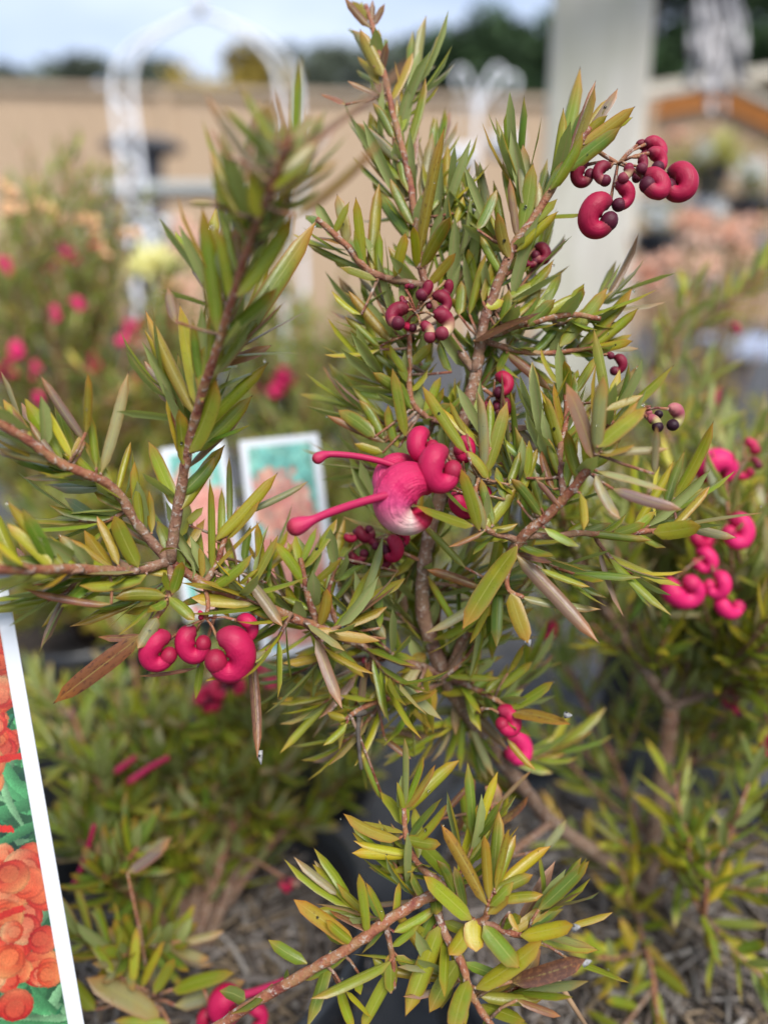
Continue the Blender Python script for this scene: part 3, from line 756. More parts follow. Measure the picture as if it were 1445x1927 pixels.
# leafy back half of the bush: side shoots off each back branch
for nm, ns, nl, L, pal in (('Ta', 12, 20, .024, 'gggdys'), ('Tb', 12, 20, .024, 'ggdy'), ('Tc', 16, 20, .024, 'ggdys'), ('Td', 16, 20, .025, 'gdys'), ('Te', 6, 16, .024, 'ggdy'), ('Tf', 4, 12, .024, 'ggyo'),
                           ('Tg', 5, 16, .024, 'ggd'), ('Th', 7, 16, .024, 'gdd'), ('Ti', 6, 14, .024, 'gyoog'), ('Tj', 14, 18, .024, 'ggys'), ('Tk', 12, 18, .024, 'ggys')):
    pts = stem_run(nm)
    g = branch_geo[nm]
    for s in range(ns):
        i = int((.12 + .86 * s / ns) * (len(pts) - 1))
        b = pts[i]
        t = (pts[min(i + 1, len(pts) - 1)] - pts[max(0, i - 1)]).normalized()
        q = Matrix.Rotation(rnd.uniform(0, 6.28), 3, t) @ t.orthogonal().normalized()
        d = (t * .5 + q * .75 + Vector((0, 0, .55))).normalized()
        ln = rnd.uniform(.03, .075)
        run = [b, b + d * ln * .5 + Vector((0, 0, .002)), b + d * ln + Vector((0, 0, .01))]
        Geo().tube(run, [.0011, .0009, .0006], 6).build('side_twig', M['stem'], branch_obj[nm], BASE)
        mass += shoot_leaves(run, rnd, nl, L, .0040, pal, .12)
    mass += shoot_leaves(pts, rnd, 14, L, .0040, pal, .1)
fo = leaf_mass('foliage', mass, plant, BASE)

# flower clusters of the main bush
def cluster(node, buds, parent, origin, stalk=None, rnd=rnd, name='flower_cluster'):
    """node: (x, y, d); buds: (x, y, size, angle, shape, mat, flip). Buds hang on fine pedicels from the node."""
    g = Geo()
    n3 = P(*node)
    o = None
    feet = []
    holder = link(name, None)      # replaced below by the stalk mesh
    bpy.data.objects.remove(holder)
    gm = Geo()
    if stalk:
        gm.tube([Vector(p) for p in spline([tuple(P(*q)) for q in stalk] + [tuple(n3)], 5)], .0007, 7)
    else:
        gm.tube([n3 + FWD * .004 + UPV * .003, n3], .0007, 7)
    tmp = []
    me = bpy.data.meshes.new(name)
    o = link(name, me, parent)
    for (x, y, size, ang, shape, mat, flip, *dz) in buds:
        d = node[2] + (dz[0] if dz else rnd.uniform(-.003, .003))
        feet.append(bud(o, origin, x, y, d, size, ang, shape, mat, rnd, flip))
    for f in feet:
        mid = n3.lerp(f, .55) + UPV * .0008
        gm.tube([n3, mid, f], [.00045, .0004, .0006], 6)
    v = [p - Vector(origin) for p in gm.v]
    me.from_pydata([tuple(p) for p in v], [], gm.f)
    me.materials.append(M['stem'])
    me.polygons.foreach_set('use_smooth', [True] * len(me.polygons))
    uvl = me.uv_layers.new(name='UVMap')
    li = np.empty(len(me.loops), dtype=np.int32); me.loops.foreach_get('vertex_index', li)
    uvl.data.foreach_set('uv', (np.asarray(gm.uv, dtype=np.float32)[li] * .2 + .75).ravel())
    me.update()
    return o

c_, b_, m_, p_, g_ = 'bud_crimson', 'bud_bright', 'bud_maroon', 'bud_pale', 'bud_green'
cluster((1162, 308, .246), [(1271, 351, 82, 20, 'c', c_, False, .000), (1224, 352, 74, 20, 'c', c_, False, -.004), (1230, 306, 58, 25, 'a', c_, False, -.001), (1228, 286, 62, 30, 'a', c_, False, .002),
        (1197, 307, 48, -40, 'k', m_, False, -.005), (1167, 322, 48, -50, 'k', p_, False, -.006), (1163, 372, 64, 10, 'a', c_, False, -.003), (1129, 413, 88, -25, 'c', c_, True, -.002),
        (1099, 329, 54, -10, 'c', m_, True, .002), (1138, 331, 54, -20, 'a', m_, True, -.001), (1185, 335, 40, 0, 'k', m_, False, .003), (1205, 285, 40, 40, 'a', m_, False, .004)],
        plant, BASE, [(1100, 262, .247), (1128, 287, .246)])
cluster((783, 590, .252), [(790, 541, 52, -60, 'k', m_, False), (830, 541, 48, -45, 'k', m_, False), (826, 575, 54, 30, 'a', m_, False, -.002), (826, 614, 66, 25, 'a', p_, False, -.004), (754, 600, 66, -25, 'a', m_, True, -.003),
        (794, 630, 54, 0, 'k', p_, False, -.003), (763, 565, 26, 50, 'k', m_, True), (770, 545, 24, 60, 'k', m_, False), (800, 575, 28, 0, 'k', m_, False), (775, 612, 36, 80, 'k', c_, True)],
        plant, BASE, [(800, 560, .262)])
cluster((928, 745, .255), [(940, 728, 58, 15, 'a', c_, False), (941, 768, 44, 10, 'c', m_, False), (925, 760, 34, 80, 'a', m_, True)], plant, BASE, [(893, 720, .26)])
cluster((1205, 775, .238), [(1262, 787, 56, 20, 'a', g_, False), (1223, 803, 48, 10, 'k', g_, False), (1230, 775, 40, 50, 'a', g_, True, .003)], plant, BASE, [(1140, 800, .236)])
cluster((1128, 668, .256), [(1158, 688, 44, 0, 'a', m_, False), (1140, 674, 32, 40, 'k', m_, False)], plant, BASE, [(1100, 655, .257)])
cluster((985, 500, .258), [(1014, 481, 46, 20, 'c', m_, False), (998, 492, 36, 60, 'a', m_, True)], plant, BASE, [(945, 520, .256)])
cluster((705, 1015, .266), [(690, 1003, 42, 50, 'c', m_, True), (736, 1035, 54, 10, 'c', c_, False), (675, 1042, 44, 80, 'a', m_, True), (716, 1052, 46, 0, 'c', m_, False), (662, 1005, 34, 100, 'a', c_, True), (755, 1015, 38, 30, 'a', c_, False), (700, 1030, 36, 30, 'k', m_, False)],
        plant, BASE, [(800, 1060, .268)])
cluster((388, 1163, .240), [(303, 1228, 84, -25, 'c', b_, True, .000), (371, 1213, 78, 10, 'c', b_, True, .002), (426, 1236, 112, 15, 'c', b_, False, -.003), (459, 1187, 64, 20, 'a', b_, False, .001), (374, 1160, 24, 0, 'k', b_, False)],
        plant, BASE, [(385, 1100, .246), (392, 1135, .243)])
cluster((908, 1334, .270), [(950, 1361, 64, 15, 'c', b_, False)], plant, BASE, [(890, 1345, .283)])
cluster((690, 1262, .266), [(700, 1250, 26, 0, 'c', c_, False), (713, 1244, 20, 40, 'k', c_, True), (688, 1243, 16, 20, 'k', m_, True)], plant, BASE, [(720, 1230, .27)])
cluster((432, 440, .212), [(433, 457, 28, 0, 'k', m_, False)], plant, BASE, [(445, 480, .2)])
# blurred flowers on the back half
cluster((1400, 872, .32), [(1405, 845, 46, 0, 'k', b_, False), (1352, 885, 84, 130, 'o', 'bud_pink', False), (1400, 885, 44, 60, 'a', b_, True), (1415, 875, 34, 0, 'k', m_, False)], plant, BASE, [(1350, 900, .38), (1385, 900, .34)])
cluster((1335, 1040, .315), [(1380, 1003, 74, 10, 'c', 'bud_pink', False), (1322, 1010, 50, 60, 'c', b_, True), (1322, 1057, 56, 30, 'c', 'bud_pink', False), (1290, 1106, 84, 60, 'c', 'bud_pink', True), (1345, 1102, 58, 0, 'c', 'bud_pink', False), (1372, 1138, 66, 60, 'a', 'bud_pink', True)],
        plant, BASE, [(1400, 1120, .348), (1370, 1075, .33)])
cluster((1370, 1300, .36), [(1375, 1310, 36, 0, 'k', p_, False), (1390, 1335, 34, 50, 'k', c_, True), (1360, 1330, 30, 20, 'k', m_, False)], plant, BASE, [(1330, 1305, .37)])
cluster((1450, 1380, .35), [(1442, 1405, 40, 0, 'c', b_, False)], plant, BASE, [(1430, 1300, .36)])
cluster((1340, 735, .46), [(1335, 748, 34, 0, 'c', c_, False), (1350, 740, 24, 0, 'k', c_, True)], plant, BASE, [(1260, 790, .43)])
cluster((1030, 1170, .36), [(1028, 1186, 42, 0, 'c', c_, False)], plant, BASE, [(1130, 1130, .35)])
cluster((985, 1395, .305), [(968, 1412, 70, 30, 'c', 'bud_pink', False), (988, 1402, 44, 0, 'a', 'bud_pink', True)], plant, BASE, [(960, 1450, .315)])
cluster((1375, 620, .47), [(1378, 622, 30, 0, 'k', b_, False)], plant, BASE, [(1330, 600, .473)])

# the open flower in the middle, split perianth with cream throat and long styles
openf = cluster((880, 930, .243), [(798, 842, 74, -15, 'c', b_, True, -.006), (832, 886, 98, -5, 'c', 'bud_bright', True, -.012), (775, 950, 150, -42, 'o', 'bud_open', True, -.009), (762, 912, 116, -25, 'o', 'bud_open', True, -.002), (868, 848, 54, 10, 'c', b_, False, .002), (878, 945, 66, 40, 'c', b_, True, .002), (905, 935, 44, 0, 'a', b_, False, .004)],
                plant, BASE, [(840, 880, .265), (880, 900, .25)])
def style(parent, pts, r, club):
    p3 = spline([tuple(P(*q)) for q in pts], 14)
    n = len(p3)
    seg = np.concatenate([[0], np.cumsum(np.linalg.norm(np.diff(p3, axis=0), axis=1))])
    left = (seg[-1] - seg) * FPX / pts[0][2]          # distance to the tip in photo pixels
    rad = []
    for e in left:
        Lc = club * 3.4
        if e > Lc: k = r
        elif e > club: k = r + (club - r) * (.5 - .5 * math.cos((Lc - e) / (Lc - club) * math.pi))
        else: k = club * math.sqrt(max(.01, 1 - ((club - e) / club) ** 2))
        rad.append(k / FPX * pts[0][2])
    g = Geo(); g.tube([Vector(q) for q in p3], rad, 12)
    return g.build('style', M['style'], parent, BASE)
style(openf, [(770, 888, .236), (730, 872, .2355), (680, 860, .235), (635, 855, .235), (612, 856, .2345), (597, 863, .234), (588, 867, .234)], 6, 11)
style(openf, [(770, 925, .226), (735, 931, .2255), (680, 945, .2255), (620, 965, .226), (585, 980, .226), (560, 990, .226), (540, 997, .226)], 8, 18)

# water beads at leaf tips, ash-white withered tips
k = NT('water'); k.set((1, 1, 1), .02, .5); k.put(k.b.inputs['Transmission Weight'], 1.0); k.put(k.b.inputs['IOR'], 1.33); M['water'] = k.m
k = NT('ash_tip'); M['ash'] = k.set(k.ramp(k.noise(k.coord(), 900, 3, .6), [(.35, (.16, .155, .15)), (.65, (.36, .355, .35))]), .8, .3)
dew = Geo()
rdew = random.Random(77)
for _, kk, m, var, tint in rdew.sample(traced[:260], 80):
    tpos = m @ Vector((0, rdew.choice((.97, .99, .6, .4)), .02)); r_ = rdew.uniform(.00022, .00055)
    dew.lathe([(.00001, -r_ * 1.1), (r_ * .7, -r_ * .75), (r_, 0), (r_ * .7, r_ * .7), (.00001, r_)], tpos - Vector((0, 0, r_ * .4)), 8)
o = dew.build('dew', M['water'], plant, BASE); o['kind'] = 'stuff'
for m, w_ in ash:
    a_, b_2 = m @ Vector((0, .93, -.01)), m @ Vector((0, 1.05, -.01))
    Geo().tube([a_, a_.lerp(b_2, .5), b_2], [w_ * .24 / FPX * .24, w_ * .18 / FPX * .24, w_ * .04 / FPX * .24], 8).build('withered_tip', M['ash'], plant, BASE)
# dead twiglet, straw
g = Geo(); g.tube([Vector(q) for q in spline([tuple(P(*q)) for q in [(676, 1338, .262), (674, 1375, .26), (676, 1410, .259), (680, 1448, .258)]], 5)], [.0007, .0010, .0008, .0009, .0007, .0009] + [.0007] * 10, 7)
g.tube([P(655, 1345, .262), P(676, 1342, .261), P(690, 1340, .261)], [.0006, .0014, .0008], 7)
tag(g.build('dead_twig', M['deadwood'], plant, BASE), 'dry grey twiglet hanging from a shoot')
g = Geo(); g.tube([P(1040, 1830, .25), P(1070, 1880, .252), P(1108, 1940, .255)], [.0010, .0009, .0008], 7)
g.build('dry_stalk', M['straw'], plant, BASE)

# ------------------------------------------------------------------ pots, soil, needle litter
def make_pot(center, r, top, label):
    root = empty('plant_pot', (center.x, center.y, 0), label, 'pot', 'black plastic pots')
    h = top
    g = Geo(); g.lathe([(r * .72, .002), (r * .75, 0.0), (r * .93, h - .022), (r * .93, h - .020), (r * .90, h - .021), (r * .70, .006), (0.001, .006)], n=56)
    g.build('pot_wall', M['pot'], root)
    g = Geo(); g.lathe([(r * .935, h - .024), (r * .99, h - .023), (r * 1.0, h - .004), (r * .985, h), (r * .95, h), (r * .925, h - .003), (r * .905, h - .026)], n=56)
    g.build('rim', M['pot'], root)
    # potting mix, gently uneven
    V, F = [(0, 0, h - .030)], []
    nr, nk = 9, 40
    for i in range(1, nr + 1):
        for k in range(nk):
            a = 2 * math.pi * k / nk; rr = r * .905 * i / nr
            V.append((rr * math.cos(a), rr * math.sin(a), h - .031 + random.uniform(-.002, .003)))
    for k in range(nk): F.append((0, 1 + k, 1 + (k + 1) % nk))
    for i in range(nr - 1):
        for k in range(nk):
            F.append((1 + i * nk + k, 1 + i * nk + (k + 1) % nk, 1 + (i + 1) * nk + (k + 1) % nk, 1 + (i + 1) * nk + k))
    F = [tuple(reversed(f)) if False else f for f in F]
    link('soil', mesh_of('soil', V, F, M['soil']), root)
    return root

def litter(name, center, r, z, n, rnd, length=(.012, .05), label=None):
    V, F, C = [], [], []
    for _ in range(n):
        a, q = rnd.uniform(0, 6.283), r * math.sqrt(rnd.random())
        c = Vector((center.x + q * math.cos(a), center.y + q * math.sin(a), z + abs(rnd.gauss(0, .0035)) + .001))
        th, L = rnd.uniform(0, 6.283), rnd.uniform(*length)
        d = Vector((math.cos(th), math.sin(th), rnd.uniform(-.22, .22)))
        side = Vector((-math.sin(th), math.cos(th), 0))
        w = rnd.uniform(.0005, .0016); bend = rnd.uniform(-.25, .25) * L
        p = [c - d * L / 2, c + side * bend * .3 + Vector((0, 0, .001)), c + d * L / 2]
        b = len(V)
        for i, q3 in enumerate(p):
            ww = w * (1, 1, .5)[i]
            for s in (side * ww, Vector((0, 0, ww)), -side * ww, Vector((0, 0, -ww))): V.append(tuple(q3 + s))
        for i in range(2):
            for k in range(4): F.append((b + i * 4 + k, b + i * 4 + (k + 1) % 4, b + i * 4 + 4 + (k + 1) % 4, b + i * 4 + 4 + k))
        base = rnd.choice(((.16, .138, .125), (.22, .19, .172), (.10, .078, .064), (.22, .165, .11), (.06, .05, .043), (.29, .265, .245)))
        h = rnd.uniform(.8, 1.55)
        C += [(base[0] * h, base[1] * h, base[2] * h, 1)] * 12
    me = mesh_of(name, V, F, M['mulch'])
    ca = me.color_attributes.new('tint', 'FLOAT_COLOR', 'POINT'); ca.data.foreach_set('color', np.array(C, dtype=np.float32).ravel())
    o = link(name, me)
    return tag(o, label, 'litter', kind='stuff')

RIM = 0.252
rp = random.Random(3)
def soil_point(x, y, z):
    """World point seen at pixel x, y on the level z."""
    a = P(x, y, 1.0) - EYE
    return EYE + a * ((z - EYE.z) / a.z)
hero_c = soil_point(1215, 1735, RIM - .03); left_c = soil_point(362, 1800, RIM - .03)
make_pot(hero_c, .125, RIM, 'black plastic pot holding the large sharp grevillea in front')
make_pot(left_c, .090, RIM, 'black plastic pot with its bare curved rim showing beside the standing plant label')
litter('needle_litter', hero_c, .112, RIM - .032, 1500, rp, label='grey dry needles and twigs covering the soil of the big grevillea')
litter('needle_litter', left_c, .078, RIM - .032, 900, rp, label='grey brown dry needles on the soil beside the plant label')

# loose gravel between the pots
V, F, C = [], [], []
for _ in range(2600):
    x, y = rp.uniform(-.55, .8), rp.uniform(.02, 1.3)
    if min((Vector((x, y)) - hero_c.xy).length - .10, (Vector((x, y)) - left_c.xy).length - .075) < 0: continue
    r_ = rp.uniform(.003, .011); b = len(V)
    for dx, dy, dz in ((1, 0, 0), (0, 1, 0), (-1, 0, 0), (0, -1, 0), (.2, .1, .7), (-.2, .3, .6)):
        V.append((x + dx * r_ * rp.uniform(.7, 1.2), y + dy * r_ * rp.uniform(.7, 1.2), .001 + dz * r_ * rp.uniform(.7, 1.1)))
    F += [(b, b + 1, b + 4), (b + 1, b + 2, b + 5), (b + 1, b + 5, b + 4), (b + 2, b + 3, b + 5), (b + 3, b + 4, b + 5), (b + 3, b, b + 4)]
    h = rp.uniform(.03, .15); C += [(h, h * .97, h * .93, 1)] * 6
me = mesh_of('gravel', V, F, M['mulch'], False)
ca = me.color_attributes.new('tint', 'FLOAT_COLOR', 'POINT'); ca.data.foreach_set('color', np.array(C, dtype=np.float32).ravel())
tag(link('gravel', me), 'loose grey gravel between the black pots', 'gravel', kind='stuff')

# ------------------------------------------------------------------ plants behind
def bush(name, base, label, targets, nleaf, L, W, palette, seed, singles=0, flowers=(), curve=.25, fl_mat='bud_bright', tip_pal=None):
    """A grevillea: a stem for each target (x, y, d), clad in leaves; its flowers are clusters of buds."""
    r = random.Random(seed)
    root = empty(name, base, label, 'plant', 'grevillea plants in pots')
    items, geos = [], []
    for i, tg in enumerate(targets):
        e = P(*tg)
        v = e - base
        side = Vector((r.uniform(-1, 1), r.uniform(-1, 1), 0)) * v.length * curve * .4
        start = base + Vector((r.uniform(-.006, .006), r.uniform(-.006, .006), 0))
        mid = base + Vector((v.x * .45, v.y * .45, v.z * .62)) + side * .5
        pts = [Vector(q) for q in spline([tuple(start), tuple(mid), tuple(e)], 8)]
        g = Geo(); g.tube(pts, [(.0032 - .0022 * k / (len(pts) - 1)) for k in range(len(pts))], 7)
        bo = g.build('branch', M['stem'], root, base)
        geos.append((bo, pts))
        its = shoot_leaves(pts[4:], r, nleaf, L, W, palette, .0)
        if tip_pal: its += shoot_leaves(pts[-5:], r, nleaf // 3, L * .9, W, tip_pal, .2)
        for q in range(3):
            j = r.randrange(6, len(pts) - 1)
            dd = (Vector((r.uniform(-1, 1), r.uniform(-1, 1), r.uniform(.2, 1.0)))).normalized()
            ln = v.length * r.uniform(.12, .25)
            run = [pts[j], pts[j] + dd * ln * .5, pts[j] + dd * ln + Vector((0, 0, ln * .15))]
            tw = Geo(); tw.tube(run, [.0014, .0011, .0007], 6); tw.build('side_twig', M['stem'], bo, base)
            its += shoot_leaves(run, r, max(8, nleaf // 2), L, W, palette, .1)
        items += [(bo, it) for it in its]
    r.shuffle(items)
    sh = Matrix.Translation(-base)
    items.sort(key=lambda q: (q[1][0].translation - EYE).length)
    for bo, (m, k, c) in items[:singles]:
        o = link('leaf', LEAF_MESH[k], bo); o.matrix_local = sh @ m; o.color = c
    if items[singles:]: leaf_mass('foliage', [it for _, it in items[singles:]], root, base)
    for (x, y, d, size, n, mat) in flowers:
        e = P(x, y, d)
        bo, pts = min(geos, key=lambda q: min((p - e).length for p in q[1]))
        near = min(pts, key=lambda p: (p - e).length)
        sp_ = size / FPX * d
        bb = []
        for k in range(n):
            a = r.uniform(0, 6.28); q = r.uniform(.1, .55)
            bb.append((x + math.cos(a) * size * q, y + math.sin(a) * size * q, size * r.uniform(.5, .75), r.uniform(-90, 90), r.choice('cca'), mat, r.random() < .5, r.uniform(-.4, .4) * sp_))
        co = cluster((x, y, d), bb, root, base, None, r)
        tw = Geo(); mid = near.lerp(e, .5) + Vector((0, 0, .003)); tw.tube([near, mid, e], [.0009, .0008, .0007], 6); tw.build('flower_stalk', M['stem'], co, base)
    return root

rb = random.Random(21)
pk, cr, pe = 'bud_pink', 'bud_crimson', 'bud_peach'
left_base = left_c.copy(); left_base.z = RIM - .031
bush('grevillea_plant', left_base, 'low leafy grevillea beside the standing plant label, in the pot with a bare rim',
     [(160, 1480, .42), (250, 1330, .43), (330, 1240, .45), (420, 1290, .44), (500, 1350, .43), (560, 1420, .42), (590, 1290, .46), (180, 1640, .33), (240, 1180, .47), (430, 1170, .48), (120, 1300, .45), (640, 1330, .46), (350, 1420, .41), (230, 1800, .31), (150, 1420, .4), (60, 1250, .5), (330, 1120, .5), (520, 1200, .5), (650, 1220, .5), (270, 1440, .42), (200, 1250, .46), (480, 1430, .42), (700, 1420, .46), (110, 1560, .37)],
     30, .023, .0042, 'gggdds', 5, 150, [(395, 1300, .40, 62, 4, cr), (440, 1285, .40, 60, 4, cr), (500, 1265, .41, 46, 3, pk), (560, 1668, .355, 44, 2, cr), (490, 1235, .42, 40, 2, cr)])
# long pink styles of spent flowers on it
def lone_style(pts, r, club, parent_name, base):
    pass
back = bpy.data.objects['grevillea_plant.001']
def back_style(pts, r=6, club=9):
    p3 = spline([tuple(P(*q)) for q in pts], 6); n = len(p3)
    rad = [(r * (.75 + .25 * i / n) + (club - r) * max(0, i / n - .7) / .3) * (1 if i < n - 1 else .4) / FPX * pts[0][2] for i in range(n)]
    Geo().tube([Vector(q) for q in p3], rad, 8).build('style', M['style'], back, left_base)
back_style([(178, 1552, .34), (168, 1590, .34), (152, 1640, .345), (138, 1672, .35)], 6, 8)
back_style([(318, 1425, .37), (280, 1446, .37), (238, 1476, .37)], 7, 9)
back_style([(255, 1425, .38), (215, 1455, .38)], 7, 10)
back_style([(545, 1842, .30), (480, 1866, .30), (420, 1880, .30)], 8, 10)
cluster((400, 1905, .30), [(432, 1893, 80, -40, 'o', 'bud_bright', True), (480, 1918, 56, 30, 'a', 'bud_bright', False), (395, 1925, 50, 0, 'c', 'bud_crimson', True)], back, left_base, [(380, 1850, .30)])

NEAR = '''300 1912 172 1829 50 s;215 1832 166 1762 20 g;250 1852 255 1748 22 y;266 1857 301 1774 22 y;325 1862 432 1821 40 g;330 1892 466 1849 36 s;320 1927 213 1921 20 g;240 1642 327 1578 26 v;150 1890 100 1800 30 d;290 1870 330 1800 24 g;180 1900 130 1840 30 g'''
near_branch = min((o for o in back.children if o.name.startswith('branch')), key=lambda o: min(((o.matrix_basis @ v.co) + left_base - P(250, 1870, .31)).length for v in o.data.vertices))
rn = random.Random(41)
for ent in NEAR.split(';'):
    x0, y0, x1, y1, w, c = ent.split(); x0, y0, x1, y1, w = map(float, (x0, y0, x1, y1, w))
    b, t = P(x0, y0, .305), P(x1, y1, .305 + rn.uniform(-.012, .006))
    o = link('leaf', LEAF_MESH[rn.choice((3, 6, 7, 1))], near_branch)
    o.matrix_local = Matrix.Translation(-left_base) @ leaf_matrix(b, t, w * .9 / FPX * .305, rn.uniform(-.4, .4), (EYE - b).normalized() + Vector((0, 0, .5))); o.color = tint_of(c, rn)
    hub = P(285, 1885, .312)
    if (hub - b).length > .002: Geo().tube([hub, hub.lerp(b, .5) + FWD * .002, b], [.0008, .0007, .0005], 6).build('side_twig', M['stem'], near_branch, left_base)

def pot_under(x, y, d, r, label, z=None):
    c = P(x, y, d); c.z = 0
    make_pot(c, r, .24, label)
    return Vector((c.x, c.y, .21))
b1 = pot_under(150, 1080, .74, .10, 'black plastic pot under the pink flowered grevillea behind the fork of bare stems')
bush('grevillea_plant', b1, 'blurred tall grevillea with round pink flowers and yellow tips beside the white wire arch',
     [(rb.uniform(-90, 400), rb.uniform(420, 900), rb.uniform(.6, .9)) for _ in range(34)] + [(rb.uniform(-90, 330), rb.uniform(900, 1180), rb.uniform(.55, .7)) for _ in range(14)] + [(20, 340, .8), (110, 380, .75), (60, 330, .85), (180, 400, .8), (250, 460, .78), (140, 480, .7), (30, 430, .7), (330, 620, .66), (300, 700, .62), (390, 800, .6)],
     30, .024, .0045, 'gggddys', 8, 40,
     [(26, 492, .66, 44, 3, pk), (128, 478, .68, 40, 3, pk), (186, 476, .70, 34, 2, pk), (146, 566, .62, 36, 2, pk), (40, 660, .6, 46, 3, pk), (15, 702, .6, 48, 3, cr), (70, 752, .58, 34, 2, pk), (258, 632, .7, 50, 4, pk),
      (310, 600, .72, 34, 2, cr), (225, 725, .74, 60, 4, 'bud_peach'), (275, 700, .7, 40, 3, pk), (95, 505, .68, 30, 2, cr), (180, 690, .66, 40, 3, cr), (60, 690, .62, 36, 2, pk), (110, 402, .66, 44, 3, pe), (25, 360, .66, 40, 3, pe), (62, 395, .64, 40, 3, pe), (160, 425, .66, 40, 3, pe), (240, 445, .7, 36, 3, pe), (8, 400, .6, 40, 3, pe), (200, 470, .64, 30, 2, pe), (235, 640, .6, 40, 3, pk), (100, 600, .58, 34, 2, pk)], tip_pal='yyog')
b2 = pot_under(560, 1010, .78, .10, 'black plastic pot standing behind the two small plant labels')
bush('grevillea_plant', b2, 'blurred grevillea with one pink flower behind the two small plant labels',
     [(rb.uniform(400, 800), rb.uniform(500, 900), rb.uniform(.66, 1.0)) for _ in range(30)] + [(rb.uniform(420, 1000), rb.uniform(850, 1250), rb.uniform(.5, .75)) for _ in range(26)], 30, .024, .0045, 'gggddd', 9, 20,
     [(535, 725, .72, 60, 5, pk), (487, 737, .72, 42, 3, pk)])
b3 = pot_under(1330, 980, .75, .10, 'black plastic pot below the grevillea that hides the weathered post foot')
bush('grevillea_plant', b3, 'blurred grey green grevillea growing in front of the weathered post foot',
     [(rb.uniform(1040, 1300), rb.uniform(720, 980), rb.uniform(.62, .9)) for _ in range(15)] + [(rb.uniform(1290, 1480), rb.uniform(790, 980), rb.uniform(.62, .9)) for _ in range(13)] + [(rb.uniform(960, 1320), rb.uniform(950, 1280), rb.uniform(.5, .7)) for _ in range(20)], 30, .024, .0042, 'gsssgyy', 10, 20, [(1230, 880, .66, 36, 2, cr)])

# ------------------------------------------------------------------ printed plant labels
def paint_print(nx, ny, seed, palette, scale=1.0, flowers=26, soft=False):
    """Colours for an nx by ny print of grevillea blossom over leaves, row 0 at the foot."""
    r = np.random.default_rng(seed)
    yy, xx = np.mgrid[0:ny, 0:nx] / float(nx)
    H = ny / nx
    img = np.zeros((ny, nx, 3)) + np.array(palette['ground'])
    for _ in range(260):     # leaves
        cx, cy = r.uniform(-.1, 1.1), r.uniform(-.1, H + .1)
        a = r.uniform(0, math.pi); L = r.uniform(.12, .36) * scale; w = r.uniform(.018, .045) * scale
        u = (xx - cx) * math.cos(a) + (yy - cy) * math.sin(a); v = -(xx - cx) * math.sin(a) + (yy - cy) * math.cos(a) + .8 * u * u
        inside = np.abs(v) < w * (1 - (u / L) ** 2)
        c = np.array(palette['leaf'][r.integers(len(palette['leaf']))]) * r.uniform(.6, 1.2)
        img[inside] = (c * (1 + .35 * (v[inside] / w))[:, None])
    spots = []
    for fx, fy, n, sp in palette['heads']:
        for _ in range(int(n * 1.3)): spots.append((fx + r.normal(0, sp), fy * H + r.normal(0, sp), r.uniform(.07, .15) * scale))
    for cx, cy, R in spots:
        a = r.uniform(0, 6.28)
        dx, dy = xx - cx, yy - cy
        rr = np.sqrt(dx * dx + (dy * 1.1) ** 2); th = np.arctan2(dy, dx) - a
        spiral = R * (.80 + .2 * np.cos(th))
        inside = rr < spiral
        lit = np.clip(.5 + .5 * (dx * math.cos(a) + dy * math.sin(a)) / R, 0, 1)
        c0, c1 = np.array(palette['deep'][r.integers(len(palette['deep']))]), np.array(palette['pale'][r.integers(len(palette['pale']))])
        img[inside] = (c0[None] * (1 - lit[inside, None] ** 3) + c1[None] * lit[inside, None] ** 3)
        curl = inside & (rr < R * .42); img[curl] = img[curl] * .72 + c1 * .25
        ring = inside & (np.abs(rr - R * .46) < R * .05) & (np.cos(th) < .4); img[ring] *= .72
        rim = inside & (rr > spiral - R * .10); img[rim] *= .72
    for fx, fy, a, L in palette.get('styles', ()):
        u = (xx - fx) * math.cos(a) + (yy - fy * H) * math.sin(a); v = -(xx - fx) * math.sin(a) + (yy - fy * H) * math.cos(a) + .5 * u * u
        img[(np.abs(v) < .016) & (u > 0) & (u < L)] = palette['deep'][0]
    low = np.kron(r.uniform(.62, 1.12, (ny // 6 + 1, nx // 6 + 1)), np.ones((6, 6)))[:ny, :nx, None]
    for ax_ in (0, 1):
        for _ in range(3): low = (low + np.roll(low, 2, ax_) + np.roll(low, -2, ax_)) / 3
    img *= low * r.normal(1, .09, (ny, nx, 1)) * palette.get('ink', 1.0)
    return np.clip(img, 0.004, .9)

def print_material(name, rough=.28):
    k = NT(name)
    at = k.n.new('ShaderNodeAttribute'); at.attribute_name = 'print'
    return k.set(at.outputs['Color'], rough, .5)
M['print'] = print_material('glossy_print')
M['card'] = simple('white_label_plastic', (.62, .64, .67), (.58, .60, .64), 8, .35, .5)
M['stake'] = simple('label_stake', (.06, .065, .07), None, 20, .5)

